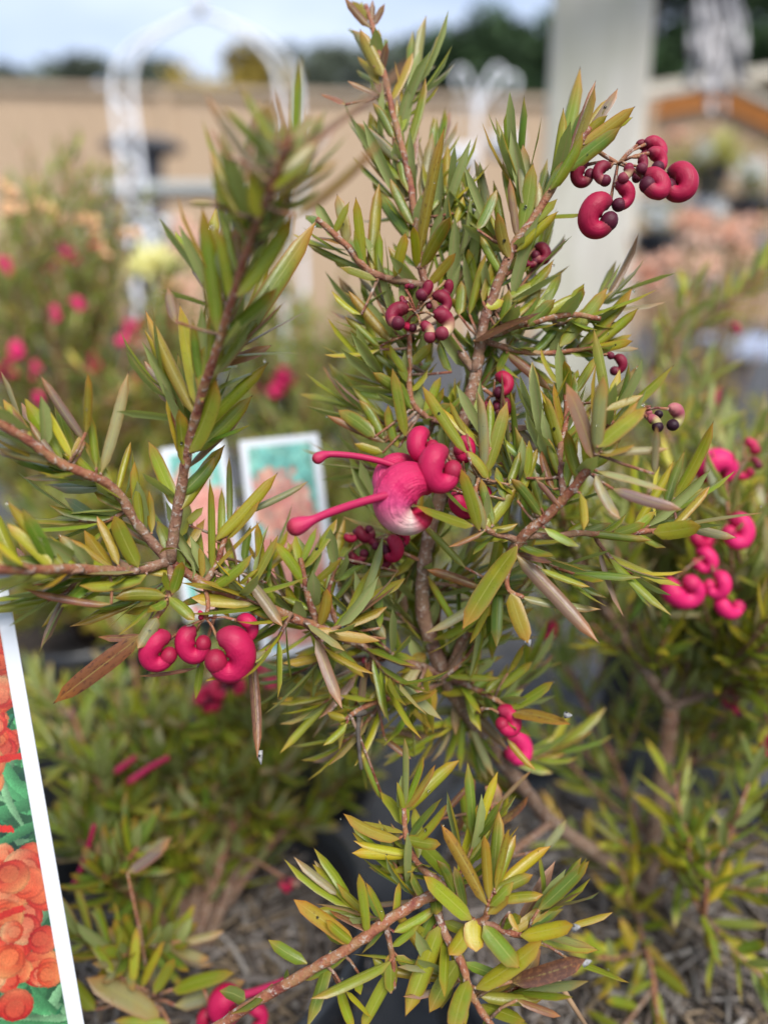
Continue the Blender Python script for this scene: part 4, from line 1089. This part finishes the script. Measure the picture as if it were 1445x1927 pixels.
def plant_label(tl, tr, br, bl, border, img, label, stake_to=None, thick=.0009):
    """A white plastic card with a photograph on its face; corners are world points."""
    tl, tr, br, bl = map(Vector, (tl, tr, br, bl))
    ex = (tr - tl); ey = (tl - bl)
    W, H = ex.length, ey.length
    ex.normalize(); ey = (ey - ex * ey.dot(ex)).normalized()
    n = ex.cross(ey)
    root = empty('plant_label', bl.lerp(br, .5), label, 'label', 'plant labels standing in the pots')
    c = (tl + br) / 2
    rot = Matrix((ex, ey, n)).transposed()
    o = Geo().box(c, (W, H, thick), rot).build('card', M['card'], root, root.location, smooth=False)
    md = o.modifiers.new('bevel', 'BEVEL'); md.width = thick * .4; md.segments = 2
    ny, nx = img.shape[:2]
    xs = np.linspace(-W / 2 + border, W / 2 - border, nx + 1); ys = np.linspace(-H / 2 + border, H / 2 - border, ny + 1)
    X, Y = np.meshgrid(xs, ys)
    co = np.array(c)[None] + X.ravel()[:, None] * np.array(ex) + Y.ravel()[:, None] * np.array(ey) + np.array(n) * (thick / 2 + .0003) - np.array(root.location)
    j, i = np.mgrid[0:ny, 0:nx]
    q = (j * (nx + 1) + i).ravel()
    F = np.stack([q, q + 1, q + nx + 2, q + nx + 1], 1)
    me = bpy.data.meshes.new('picture')
    me.vertices.add(len(co)); me.vertices.foreach_set('co', co.astype(np.float32).ravel())
    me.loops.add(F.size); me.loops.foreach_set('vertex_index', F.astype(np.int32).ravel())
    me.polygons.add(len(F)); me.polygons.foreach_set('loop_start', np.arange(0, F.size, 4, dtype=np.int32))
    me.update(calc_edges=True)
    ca = me.color_attributes.new('print', 'FLOAT_COLOR', 'CORNER')
    cc = np.repeat(np.concatenate([img.reshape(-1, 3), np.ones((nx * ny, 1))], 1), 4, axis=0)
    ca.data.foreach_set('color', cc.astype(np.float32).ravel())
    me.materials.append(M['print'])
    link('picture', me, root)
    if stake_to is not None:
        b = (bl + br) / 2 - n * (thick * 1.5)
        Geo().tube([b + ey * H * .35, b, Vector(stake_to)], .0022, 6).build('stake', M['stake'], root, root.location)
    return root

red = dict(ink=.62, ground=(.03, .12, .045), leaf=((.04, .26, .10), (.09, .36, .13), (.02, .10, .05), (.20, .42, .20), (.03, .18, .09)),
           deep=((.74, .035, .02), (.66, .022, .018), (.80, .075, .025)), pale=((.88, .38, .13), (.90, .52, .24), (.86, .24, .10)),
           heads=((.72, .88, 26, .16), (.84, .76, 20, .10), (.84, .68, 12, .07), (.72, .30, 18, .12), (.84, .36, 10, .07), (.84, .20, 16, .09), (.30, .90, 14, .16), (.35, .40, 16, .18), (.92, .94, 10, .06)), styles=((.6, .62, .3, .4), (.5, .50, .1, .4), (.55, .26, .4, .35)))
pas = dict(ink=.8, ground=(.18, .55, .47), leaf=((.20, .58, .50), (.26, .60, .48)), deep=((.80, .22, .18), (.78, .32, .24)), pale=((.86, .60, .42), (.86, .48, .40), (.88, .66, .52)),
           heads=((.50, .60, 60, .24), (.35, .40, 50, .26), (.7, .38, 50, .24), (.25, .76, 26, .16), (.5, .15, 50, .28), (.6, .70, 20, .18)))
# near label: its right edge runs down the picture from (14,1110) to (160,1930)
tr_, br_ = P(17, 1108, .232), P(165, 1960, .226)
ey_ = (tr_ - br_).normalized()
ex_ = (Vector((1, .16, 0)) - ey_ * ey_.dot(Vector((1, .16, 0)))).normalized()
lab_w = .070
plant_label(tr_ - ex_ * lab_w, tr_, br_, br_ - ex_ * lab_w, .0042, paint_print(190, 380, 4, red, .8), 'tall white bordered plant label printed with orange red blossom')
# the two small ones behind
tl2, tr2 = P(455, 830, .42), P(603, 815, .425)
dn2 = (P(640, 1220, .42) - P(603, 815, .425))
stake2 = soil_point(600, 1330, .2)
plant_label(tl2, tr2, tr2 + dn2, tl2 + dn2, .0042, paint_print(70, 170, 12, pas, .9), 'small plant label with pink blossom on mint, its white corner upright', None)
tl3, tr3 = P(312, 845, .45), P(432, 828, .455)
dn3 = (P(460, 1150, .45) - P(432, 828, .455))
plant_label(tl3, tr3, tr3 + dn3, tl3 + dn3, .0042, paint_print(60, 140, 13, pas, .9), 'small tilted plant label half hidden by the bare fork of stems', None)

# ------------------------------------------------------------------ fence
def ribbed(name, c1, c2, scale):
    return simple(name, c1, c2, scale, .55, .4, .1)
M['fence'] = simple('tan_steel_sheet', (.46, .33, .215), (.43, .305, .195), 1.2, .5, .4)
M['fence_cap'] = simple('tan_steel_cap', (.48, .36, .25), None, 2, .45, .4)
fence_top = .55 + 1.27
f0, f1 = Vector((-5.2, 5.75, 0)), Vector((2.05, 6.6, 0))
fence = empty('steel_fence', f0.lerp(f1, .5), 'long plain tan sheet metal fence with a flat capping', 'fence')
fdir = (f1 - f0); flen = fdir.length; fdir.normalize(); fn = Vector((-fdir.y, fdir.x, 0))
npan = 4; pl_ = flen / npan
for k in range(npan):
    a = f0 + fdir * (pl_ * k + .03)
    nseg = 48
    V, F = [], []
    for i in range(nseg + 1):
        s = (pl_ - .06) * i / nseg
        off = .012 if (i % 4) in (1, 2) else 0.0
        for z in (.04, fence_top - .03): V.append(a + fdir * s + fn * off + Vector((0, 0, z)) - fence.location)
    for i in range(nseg): F.append((i * 2, i * 2 + 2, i * 2 + 3, i * 2 + 1))
    o = link('panel', mesh_of('panel', V, F, M['fence'], False), fence)
    md = o.modifiers.new('sheet', 'SOLIDIFY'); md.thickness = .0015
for k in range(npan + 1):
    a = f0 + fdir * (pl_ * k)
    Geo().box(a + Vector((0, 0, fence_top / 2)), (.06, .06, fence_top), Matrix.Rotation(math.atan2(fdir.y, fdir.x), 3, 'Z')).build('fence_post', M['fence'], fence, fence.location, smooth=False)
Geo().box(f0.lerp(f1, .5) + Vector((0, 0, fence_top + .006)), (flen + .08, .07, .05), Matrix.Rotation(math.atan2(fdir.y, fdir.x), 3, 'Z')).build('capping', M['fence_cap'], fence, fence.location, smooth=False, bevel=.006)

# ------------------------------------------------------------------ weathered post
def wood_material():
    k = NT('weathered_timber')
    c = k.coord()
    v = k.mapping(c, (14, 14, 1.1))
    n = k.noise(v, 6, 6, .65)
    st = k.noise(k.mapping(c, (3, 3, 1.2)), 3, 4, .6)
    col = k.ramp(n, [(.25, (.46, .42, .35)), (.55, (.60, .57, .50)), (.8, (.70, .67, .61))])
    col = k.mix(k.ramp(st, [(.42, 0.0), (.68, .55)]), col, (.44, .44, .30))
    k.bump(n, .5, .003)
    return k.set(col, .8, .25)
M['wood'] = wood_material()
pc = P(1117, 300, 1.30)
post = Geo()
rot = Matrix.Rotation(math.radians(-17), 3, 'Z')
post.box(Vector((pc.x, pc.y, 1.05)), (.155, .135, 2.1), rot)
tag(post.build('timber_post', M['wood'], None, None, smooth=False, bevel=.012), 'thick pale weathered square timber post', 'post')

# ------------------------------------------------------------------ wire garden ornaments
M['white_wire'] = simple('white_painted_wire', (.74, .75, .78), (.66, .67, .70), 30, .4, .5)
def wire(g, pts, r, per=8, n=8):
    g.tube([Vector(q) for q in spline([tuple(p) for p in pts], per)], r, n)
root = empty('wire_arch', Vector((P(330, 300, 1.9).x, P(330, 300, 1.9).y, 0)), 'white wire garden arch with twin uprights standing before the fence', 'arch')
def arch_wire(dx, d):
    pts = [P(286 + dx, 640, d), P(268 + dx, 480, d), P(247 + dx, 300, d), P(232 + dx, 160, d), P(255 + dx * .8, 95, d), P(310 + dx * .3, 55, d), P(378, 28, d), P(448 - dx * .3, 52, d), P(505 - dx * .8, 92, d), P(540 - dx, 150, d), P(548 - dx, 300, d), P(552 - dx, 480, d), P(556 - dx, 640, d)]
    foot_l, foot_r = pts[0].copy(), pts[-1].copy()
    pts = [Vector((foot_l.x, foot_l.y, .0))] + pts + [Vector((foot_r.x, foot_r.y, .0))]
    g = Geo(); wire(g, pts, .006); g.build('hoop', M['white_wire'], root, root.location)
arch_wire(-19, 1.9); arch_wire(17, 1.9)
for y in range(180, 640, 92):
    x = 231 + (y - 150) * .117
    g = Geo(); wire(g, [P(x - 20, y, 1.9), P(x - 4, y + 24, 1.9), P(x + 18, y + 46, 1.9), P(x + 4, y + 66, 1.9), P(x - 17, y + 92, 1.9)], .005); g.build('scroll', M['white_wire'], root, root.location)
g = Geo(); g.lathe([(.001, .0), (.014, .012), (.018, .03), (.008, .05), (.001, .08)], P(378, 30, 1.9), 12); g.build('finial', M['white_wire'], root, root.location)

def crook(px, stem_px, curls, d, label):
    foot = P(stem_px, 480, d); foot.z = 0
    r_ = empty('garden_hook', foot, label, 'hook')
    g = Geo(); top = P(stem_px, 235, d); g.tube([foot, Vector((foot.x, foot.y, top.z * .5)).lerp(Vector((top.x, top.y, top.z * .5)), .5), top], .006, 8); g.build('stem', M['white_wire'], r_, foot)
    for c in curls:
        g = Geo(); wire(g, [top] + [P(x, y, d) for x, y in c], .005); g.build('crook', M['white_wire'], r_, foot)
    return r_
crook(900, 897, [[(893, 190), (884, 150), (868, 128), (856, 145), (860, 166)], [(903, 190), (915, 150), (935, 124), (948, 140), (940, 160)], [(905, 200), (930, 165), (955, 140), (973, 150), (968, 175)]], 2.2, 'white shepherd hook with three curled arms beside the timber post')
M['white_glaze'] = simple('white_glaze', (.74, .74, .74), (.66, .66, .67), 10, .3, .5)
for (x, y, w, lab) in ((864, 292, 58, 'white hanging pot with the deeper bowl under the shepherd hook'), (948, 274, 62, 'white shallow hanging pot under the shepherd hook near the post')):
    c = P(x, y, 2.2); s = w / FPX * 2.2 / 2
    r_ = empty('hanging_pot', c - Vector((0, 0, s)), lab, 'pot')
    dpt = 1.15 if x < 900 else .75
    Geo().lathe([(.001, -s * dpt), (s * .6, -s * dpt), (s * .95, -s * .2), (s * 1.05, s * .5), (s * .95, s * .5), (s * .85, s * .1), (.001, 0)], c, 24).build('bowl', M['white_glaze'], r_, r_.location)
    g = Geo(); top = P(868 if x < 900 else 945, 168, 2.2)
    for a in (0, 2.1, 4.2): g.tube([c + Vector((math.cos(a) * s, math.sin(a) * s, s * .5)), top], .0009, 5)
    g.build('chain', M['white_wire'], r_, r_.location)

# hanging bundle of pale strands at the upper right
M['strand'] = simple('pale_rope', (.52, .50, .50), (.38, .36, .36), 60, .7, .3)
top = P(1352, -150, 1.15)
hb = empty('hanging_strands', top, 'pale knotted rope bundle hanging over the orange gabled shed', 'hanging')
rs = random.Random(5)
Geo().lathe([(.001, .02), (.03, .018), (.048, .0), (.03, -.02), (.001, -.022)], top, 20).build('ring', M['white_wire'], hb, top)
for k in range(24):
    x0 = 1352 + rs.uniform(-55, 55)
    yend = rs.choice((150, 165, 170, 175, 180, 175, 230, 215)) if abs(x0 - 1352) < 26 else rs.uniform(120, 176)
    pts = []
    x = x0
    for j in range(7):
        y = -150 + (yend + 150) * j / 6
        x = x0 + rs.uniform(-9, 9) + (1352 - x0) * .2 * math.sin(j / 6 * 3.1)
        pts.append(P(x, y, 1.15 + rs.uniform(-.03, .03)))
    pts[0] = top + (pts[0] - top) * .7
    g = Geo(); sp_ = spline([tuple(p) for p in pts], 4)
    g.tube([Vector(q) for q in sp_], [.0035 * (1 + .5 * math.sin(i * 1.3 + k)) for i in range(len(sp_))], 7)
    g.build('strand', M['strand'], hb, top)
# the cross rail that carries it
rail = Geo(); ra = P(1020, -190, 1.32); ra.z = top.z + .05
rail.box(Vector((ra.x + .55, 1.2, top.z + .07)), (1.5, .045, .09)); tag(rail.build('timber_rail', M['wood'], None, None, smooth=False, bevel=.004), 'pale timber rail fixed to the weathered post', 'rail')

# ------------------------------------------------------------------ pedestal and pale staging behind
M['stone'] = simple('dark_grey_stone', (.085, .085, .095), (.13, .13, .14), 8, .8, .3, .3, .004)
pc = P(268, 275, 3.9)
pr = empty('stone_pedestal', (pc.x, pc.y, 0), 'dark grey stone pedestal with a wide flat top by the fence', 'pedestal')
z = pc.z
Geo().lathe([(.001, z + .03), (.15, z + .03), (.195, z + .012), (.195, z - .02), (.15, z - .03), (.001, z - .03)], (pc.x, pc.y, 0), 24).build('slab', M['stone'], pr, pr.location)
Geo().lathe([(.10, z - .03), (.085, z - .2), (.075, z - .5), (.11, .2), (.16, .12), (.16, .0)], (pc.x, pc.y, 0), 20).build('column', M['stone'], pr, pr.location)
M['pale_board'] = simple('pale_painted_board', (.50, .52, .50), (.42, .44, .43), 6, .6, .3)
M['pale_blue'] = simple('pale_blue_laminate', (.42, .50, .68), (.46, .53, .70), 3, .35, .5)
def table(name, c, sx, sy, z, mat, label, rotz=0.0, cat='table', leg_mat='stone'):
    r_ = empty(name, (c.x, c.y, 0), label, cat)
    rot = Matrix.Rotation(rotz, 3, 'Z')
    Geo().box((c.x, c.y, z - .0175), (sx, sy, .035), rot).build('table_top', M[mat], r_, r_.location, smooth=False, bevel=.004)
    for a in (-1, 1):
        for b in (-1, 1):
            q = rot @ Vector((a * (sx / 2 - .05), b * (sy / 2 - .05), 0))
            Geo().box((c.x + q.x, c.y + q.y, (z - .036) / 2), (.045, .045, z - .036), rot).build('leg', M[leg_mat], r_, r_.location, smooth=False)
    return r_
c = P(330, 352, 3.3); table('display_table', c, .62, .4, c.z, 'pale_board', 'pale board table beside the dark stone pedestal')
c = P(300, 440, 2.8); table('display_table', c, .55, .35, c.z, 'pale_board', 'lower pale table in front of the dark stone pedestal')
c = soil_point(1440, 640, .40); c2 = Vector((c.x + .20, c.y, 0)); table('display_table', c2, .66, .30, .40, 'pale_blue', 'low table with a pale blue top near the pink grevillea', math.radians(-6))

# staging with pots at the right, behind the timber post
M['grey_frame'] = simple('grey_staging', (.20, .21, .24), (.15, .16, .18), 20, .5, .4)
st0 = P(1330, 440, 2.6)
stg = empty('plant_staging', (st0.x, st0.y, 0), 'grey tiered plant staging below the orange gabled shed', 'staging')
for j, (y, d) in enumerate(((385, 2.9), (455, 2.65), (530, 2.4))):
    q = P(1345, y, d)
    Geo().box((q.x, q.y, q.z), (.75, .22, .03)).build('shelf', M['grey_frame'], stg, stg.location, smooth=False, bevel=.004)
    for s in (-1, 1): Geo().box((q.x + s * .35, q.y, (q.z - .017) / 2), (.03, .03, q.z - .017)).build('leg', M['grey_frame'], stg, stg.location, smooth=False)
M['white_flower'] = simple('white_bloom', (.78, .80, .80), (.70, .72, .70), 30, .6)
M['peach_flower'] = simple('peach_bloom', (.80, .46, .33), (.82, .56, .42), 12, .6)
M['yellow_flower'] = simple('pale_yellow_bloom', (.76, .72, .32), (.72, .68, .26), 12, .6)
M['lime_leaf'] = simple('lime_leaf', (.34, .36, .05), (.24, .28, .05), 12, .55)

def blossom_head(center, radius, n, mat, parent, origin, seed, name='bloom'):
    """A loose head of many narrow petals."""
    r = random.Random(seed); V, F = [], []
    for _ in range(n):
        d = Vector((r.gauss(0, 1), r.gauss(0, 1), r.gauss(.25, 1))).normalized()
        s = d.orthogonal().normalized(); L = radius * r.uniform(.6, 1.1); w = radius * .11
        s = Matrix.Rotation(r.uniform(0, 6.28), 3, d) @ s
        cup = d.cross(s)
        b = len(V)
        V += [center + d * L * .1 - s * w * .3, center + d * L * .1 + s * w * .3, center + d * L * .6 + s * w + cup * w * .4, center + d * L * .6 - s * w + cup * w * .4, center + d * L + cup * w]
        F += [(b, b + 1, b + 2, b + 3), (b + 3, b + 2, b + 4)]
    return link(name, mesh_of(name, [v - origin for v in V], F, mat), parent)

def pot_plant(x, y, d, label, heads, seed, leaf_pal='gdy', height=.22, spread=.12, pot_r=.07, base_z=None, n=26, L=.028):
    """A potted flowering plant: stems, foliage and its blooms; x, y is the middle of its crown."""
    c = P(x, y, d)
    zb = 0.0 if base_z is None else base_z
    r = random.Random(seed)
    pz = zb + .13
    pot = empty('plant_pot', (c.x, c.y, zb), 'black pot under the ' + label, 'pot', 'black plastic pots')
    Geo().lathe([(pot_r * .7, 0), (pot_r * .95, .12), (pot_r, .12), (pot_r, .14), (pot_r * .92, .14), (pot_r * .88, .12), (.001, .115)], (0, 0, 0), 24).build('pot_wall', M['pot'], pot)
    base = Vector((c.x, c.y, pz - .012))
    root = empty('flowering_plant', base, label, 'plant', 'flowering plants further back')
    items = []
    tops = []
    g = Geo()
    for (hx, hy, hd, rad, mat) in heads: tops.append(P(hx, hy, hd))
    for _ in range(14): tops.append(Vector((c.x + r.gauss(0, spread), c.y + r.gauss(0, spread), c.z + r.uniform(-.5, .6) * spread)))
    for e in tops:
        mid = base.lerp(e, .5) + Vector((r.uniform(-.02, .02), r.uniform(-.02, .02), .02))
        run = [Vector(q) for q in spline([tuple(base), tuple(mid), tuple(e)], 6)]
        g.tube(run, [.003, .0015] if False else .002, 6)
        items += shoot_leaves(run, r, n, L, .0055, leaf_pal, .15)
    g.build('stem', M['stem'], root, base)
    leaf_mass('foliage', items, root, base)
    for k, (hx, hy, hd, rad, mat) in enumerate(heads):
        blossom_head(P(hx, hy, hd), rad, 46, M[mat], root, base, seed * 31 + k)
    return root
pf, yf, wf = 'peach_flower', 'yellow_flower', 'white_flower'
pot_plant(1340, 470, 1.25, 'peach flowered shrub in front of the grey staging', [(1310, 425, 1.2, .042, pf), (1370, 440, 1.22, .038, pf), (1285, 420, 1.25, .03, pf), (1215, 515, 1.15, .035, pf), (1260, 490, 1.2, .03, pf), (1395, 465, 1.25, .03, pf), (1420, 425, 1.3, .025, pf), (1230, 535, 1.15, .026, pf), (1330, 500, 1.2, .028, pf), (1345, 395, 1.3, .025, wf)], 3, 'gyyo', spread=.09)
pot_plant(300, 540, 1.15, 'pale yellow flowered shrub before the white wire arch', [(285, 505, 1.1, .045, yf), (310, 495, 1.12, .036, yf), (262, 500, 1.12, .03, yf), (350, 470, 1.3, .035, pf), (345, 430, 1.35, .03, pf), (340, 545, 1.2, .035, pf), (370, 445, 1.4, .03, pf), (355, 600, 1.1, .03, pf), (320, 425, 1.4, .026, wf)], 4, 'yygs', spread=.07)
pot_plant(1340, 300, 3.0, 'lime leaved plant with white blooms on the staging', [(1322, 285, 2.9, .055, wf), (1360, 275, 3.0, .08, yf), (1375, 300, 3.0, .07, yf), (1270, 260, 3.1, .06, pf), (1265, 305, 3.0, .05, 'lime_leaf'), (1300, 310, 3.0, .06, 'lime_leaf'), (1345, 312, 3.0, .06, 'lime_leaf')], 6, 'yyg', spread=.16, base_z=P(1345, 385, 2.9).z + .017, n=20, L=.05)
pot_plant(1420, 330, 2.7, 'white bloomed plant at the open end of the staging', [(1410, 318, 2.7, .06, wf), (1425, 330, 2.7, .05, wf), (1400, 335, 2.7, .04, wf)], 7, 'gs', spread=.08, base_z=P(1345, 455, 2.65).z + .017, n=14, L=.04)
pot_plant(1242, 400, 2.5, 'plant with one big white bloom beside the timber post', [(1243, 408, 2.4, .045, wf), (1215, 400, 2.45, .03, wf)], 8, 'gsy', spread=.06, base_z=P(1345, 530, 2.4).z + .017, n=14, L=.04)
pot_plant(150, 330, 1.5, 'leafy green shrub growing taller beside the wire arch', [(100, 395, 1.3, .03, yf), (30, 420, 1.3, .03, yf), (170, 370, 1.4, .025, pf)], 9, 'ggd', spread=.13, n=30, L=.035)

# ------------------------------------------------------------------ shed
M['shed_wall'] = simple('tan_shed_wall', (.40, .27, .17), (.34, .23, .145), 2, .7, .3)
M['orange_beam'] = simple('orange_stained_beam', (.80, .30, .06), (.72, .25, .05), 6, .5, .4, stretch=(1, 8, 8))
M['roof_sheet'] = simple('cream_roof_sheet', (.62, .56, .46), (.56, .50, .41), 4, .5, .4)
SD = 8.5
ap = P(1350, 178, SD); el = P(1180, 208, SD); er = P(1520, 250, SD)
shed = empty('garden_shed', (ap.x, ap.y, 0), 'tan gabled shed with an orange beam along its gable', 'shed')
y0 = ap.y
Vv = [(el.x, y0, 0), (er.x, y0, 0), (er.x, y0, er.z - .02), (ap.x, y0, ap.z - .05), (el.x, y0, el.z - .02)]
V = [Vector(v) - shed.location for v in Vv] + [Vector((v[0], v[1] + 3, v[2])) - shed.location for v in Vv]
link('wall', mesh_of('wall', V, [(0, 1, 2, 3, 4), (9, 8, 7, 6, 5), (0, 4, 9, 5), (1, 6, 7, 2)], M['shed_wall'], False), shed)
for a, b in ((el, ap), (ap, er)):
    dvec = (b - a); L = dvec.length; ang = math.atan2(dvec.z, dvec.x); rot = Matrix.Rotation(-ang, 3, 'Y')
    mid = (a + b) / 2
    Geo().box(Vector((mid.x, y0 - .06, mid.z - .02)), (L * .995, .08, .16), rot).build('gable_beam', M['orange_beam'], shed, shed.location, smooth=False, bevel=.006)
    Geo().box(Vector((mid.x, y0 + 1.45, mid.z + .10)), (L * 1.03, 3.3, .05), rot).build('roof', M['roof_sheet'], shed, shed.location, smooth=False)
# second lower roof behind it
a2, b2_ = P(1190, 176, 12.5), P(1600, 120, 12.5)
hs = empty('storage_shed', ((a2.x + b2_.x) / 2, a2.y, 0), 'cream roofed shed behind the orange gabled one', 'shed')
dvec = b2_ - a2; ang = math.atan2(dvec.z, dvec.x); rot = Matrix.Rotation(-ang, 3, 'Y'); mid = (a2 + b2_) / 2
Geo().box(Vector((mid.x, mid.y + 1, mid.z)), (dvec.length, 2.4, .16), rot).build('roof', M['roof_sheet'], hs, hs.location, smooth=False, bevel=.01)
Geo().box(Vector((mid.x, mid.y + 1.1, (mid.z - .35) / 2)), (dvec.length * .93, 2.0, mid.z - .35), None).build('wall', M['shed_wall'], hs, hs.location, smooth=False)

# ------------------------------------------------------------------ trees beyond the fence
def foliage_material(name, c1, c2):
    k = NT(name)
    at = k.n.new('ShaderNodeAttribute'); at.attribute_name = 'tint'
    n = k.noise(k.coord(), 1.4, 3, .6)
    col = k.mix(n, c1, c2)
    col = k.mix(1.0, col, at.outputs['Color'], 'MULTIPLY')
    return k.set(col, .7, .25)
M['tree_dark'] = foliage_material('dark_conifer_leaf', (.030, .062, .026), (.055, .095, .036))
M['tree_grey'] = foliage_material('grey_eucalypt_leaf', (.085, .105, .075), (.12, .14, .10))
M['tree_gold'] = foliage_material('golden_leaf', (.42, .29, .05), (.34, .27, .06))
M['bark'] = simple('tree_bark', (.13, .11, .09), (.07, .06, .05), 9, .9, .2, .5, .01)
def tree(x, ytop, D, wpx, label, mat, seed, n=5200, conic=0.0, ybase=None):
    r = random.Random(seed); q = np.random.default_rng(seed)
    topz = P(x, ytop, D).z; cx = P(x, ytop, D)
    base = Vector((cx.x, cx.y, 0)); R = wpx / FPX * D / 2
    root = empty('tree', base, label, 'tree', 'trees beyond the fence')
    g = Geo()
    g.tube([base, base + Vector((r.uniform(-.2, .2), 0, topz * .4)), base + Vector((r.uniform(-.3, .3), 0, topz * .85))], [topz * .03, topz * .022, topz * .006], 10)
    for _ in range(7):
        z0 = topz * r.uniform(.25, .7); a = r.uniform(0, 6.28)
        s = base + Vector((0, 0, z0)); e = s + Vector((math.cos(a) * R * .7, math.sin(a) * R * .7, topz * .14))
        g.tube([s, s.lerp(e, .5) + Vector((0, 0, topz * .02)), e], [topz * .012, topz * .008, topz * .003], 6)
    g.build('trunk', M['bark'], root, base)
    clumps = []
    for _ in range(60):
        h = r.uniform(.14, .97); a = r.uniform(0, 6.28)
        rad = R * ((1 - h) ** .6 * 1.05 if conic else math.sqrt(max(.05, 1 - ((h - .55) / .48) ** 2)))
        k = math.sqrt(r.random()) * .85
        clumps.append((math.cos(a) * rad * k, math.sin(a) * rad * k, topz * h, R * r.uniform(.24, .42), r.uniform(.6, 1.25)))
    V, F, C = [], [], []
    s = R * .085 + .02
    for i in range(n):
        cx_, cy_, cz_, cr_, tn = clumps[i % len(clumps)]
        d = q.normal(0, 1, 3); d /= np.linalg.norm(d); d *= cr_ * q.random() ** .4
        p = np.array([cx_ + d[0], cy_ + d[1], min(cz_ + d[2] * .8, topz)])
        a_, b_ = q.normal(0, 1, 3), q.normal(0, 1, 3)
        a_ *= s * q.uniform(.7, 1.6) / np.linalg.norm(a_); b_ *= s * .55 / np.linalg.norm(b_)
        b0 = len(V)
        V += [tuple(p - a_), tuple(p + b_), tuple(p + a_), tuple(p - b_)]
        F.append((b0, b0 + 1, b0 + 2, b0 + 3))
        t = tn * q.uniform(.75, 1.25); C += [(t, t, t, 1)] * 4
    me = mesh_of('crown', V, F, M[mat], False)
    ca = me.color_attributes.new('tint', 'FLOAT_COLOR', 'POINT'); ca.data.foreach_set('color', np.array(C, dtype=np.float32).ravel())
    link('crown', me, root)
    return root
for i, (x, yt, w, lab) in enumerate(((-60, 128, 150, 'grey eucalypt, outermost of the far row'), (20, 138, 120, 'low grey eucalypt in the far row with a gap in its crown'), (85, 116, 140, 'broad grey eucalypt in the far row'),
        (180, 116, 120, 'round grey eucalypt standing behind the upright of the wire arch'), (235, 126, 100, 'small grey eucalypt seen through the wire arch'), (285, 118, 120, 'rounded grey eucalypt just beside the golden tree'), (480, 100, 130, 'grey eucalypt rising just behind the golden tree'),
        (560, 106, 120, 'grey eucalypt seen between the arch and the tall shoot'), (640, 90, 130, 'grey eucalypt behind the tip of the tall shoot'), (730, 85, 140, 'grey eucalypt next to the dark conifers'))):
    tree(x, yt - 8, 46 + (i % 3) * 4, w * 1.6, lab, 'tree_grey', 100 + i)
tree(400, 82, 26, 230, 'golden autumn tree rising above the tan fence', 'tree_gold', 201)
tree(505, 105, 27, 150, 'smaller golden bush tree just above the tan fence', 'tree_gold', 202)
for i, (x, yt, w, D, lab) in enumerate(((800, 68, 170, 30, 'small dark conifer at the end of the conifer row'), (870, 52, 190, 29, 'dark green conifer behind the shepherd hook'), (930, 22, 190, 28, 'tallest dark green conifer behind the shepherd hook'), (1010, 35, 220, 27, 'dark green conifer half behind the timber post'),
        (1120, -60, 220, 19, 'very dark tall conifer behind the timber post'), (1250, -150, 230, 18, 'very dark tall conifer between post and rope bundle'), (1370, -170, 240, 18.5, 'very dark tall conifer behind the rope bundle'), (1500, -160, 260, 18, 'very dark tall conifer past the rope bundle'))):
    tree(x, yt, D, w * 1.2, lab, 'tree_dark', 300 + i, n=7000, conic=0.0)
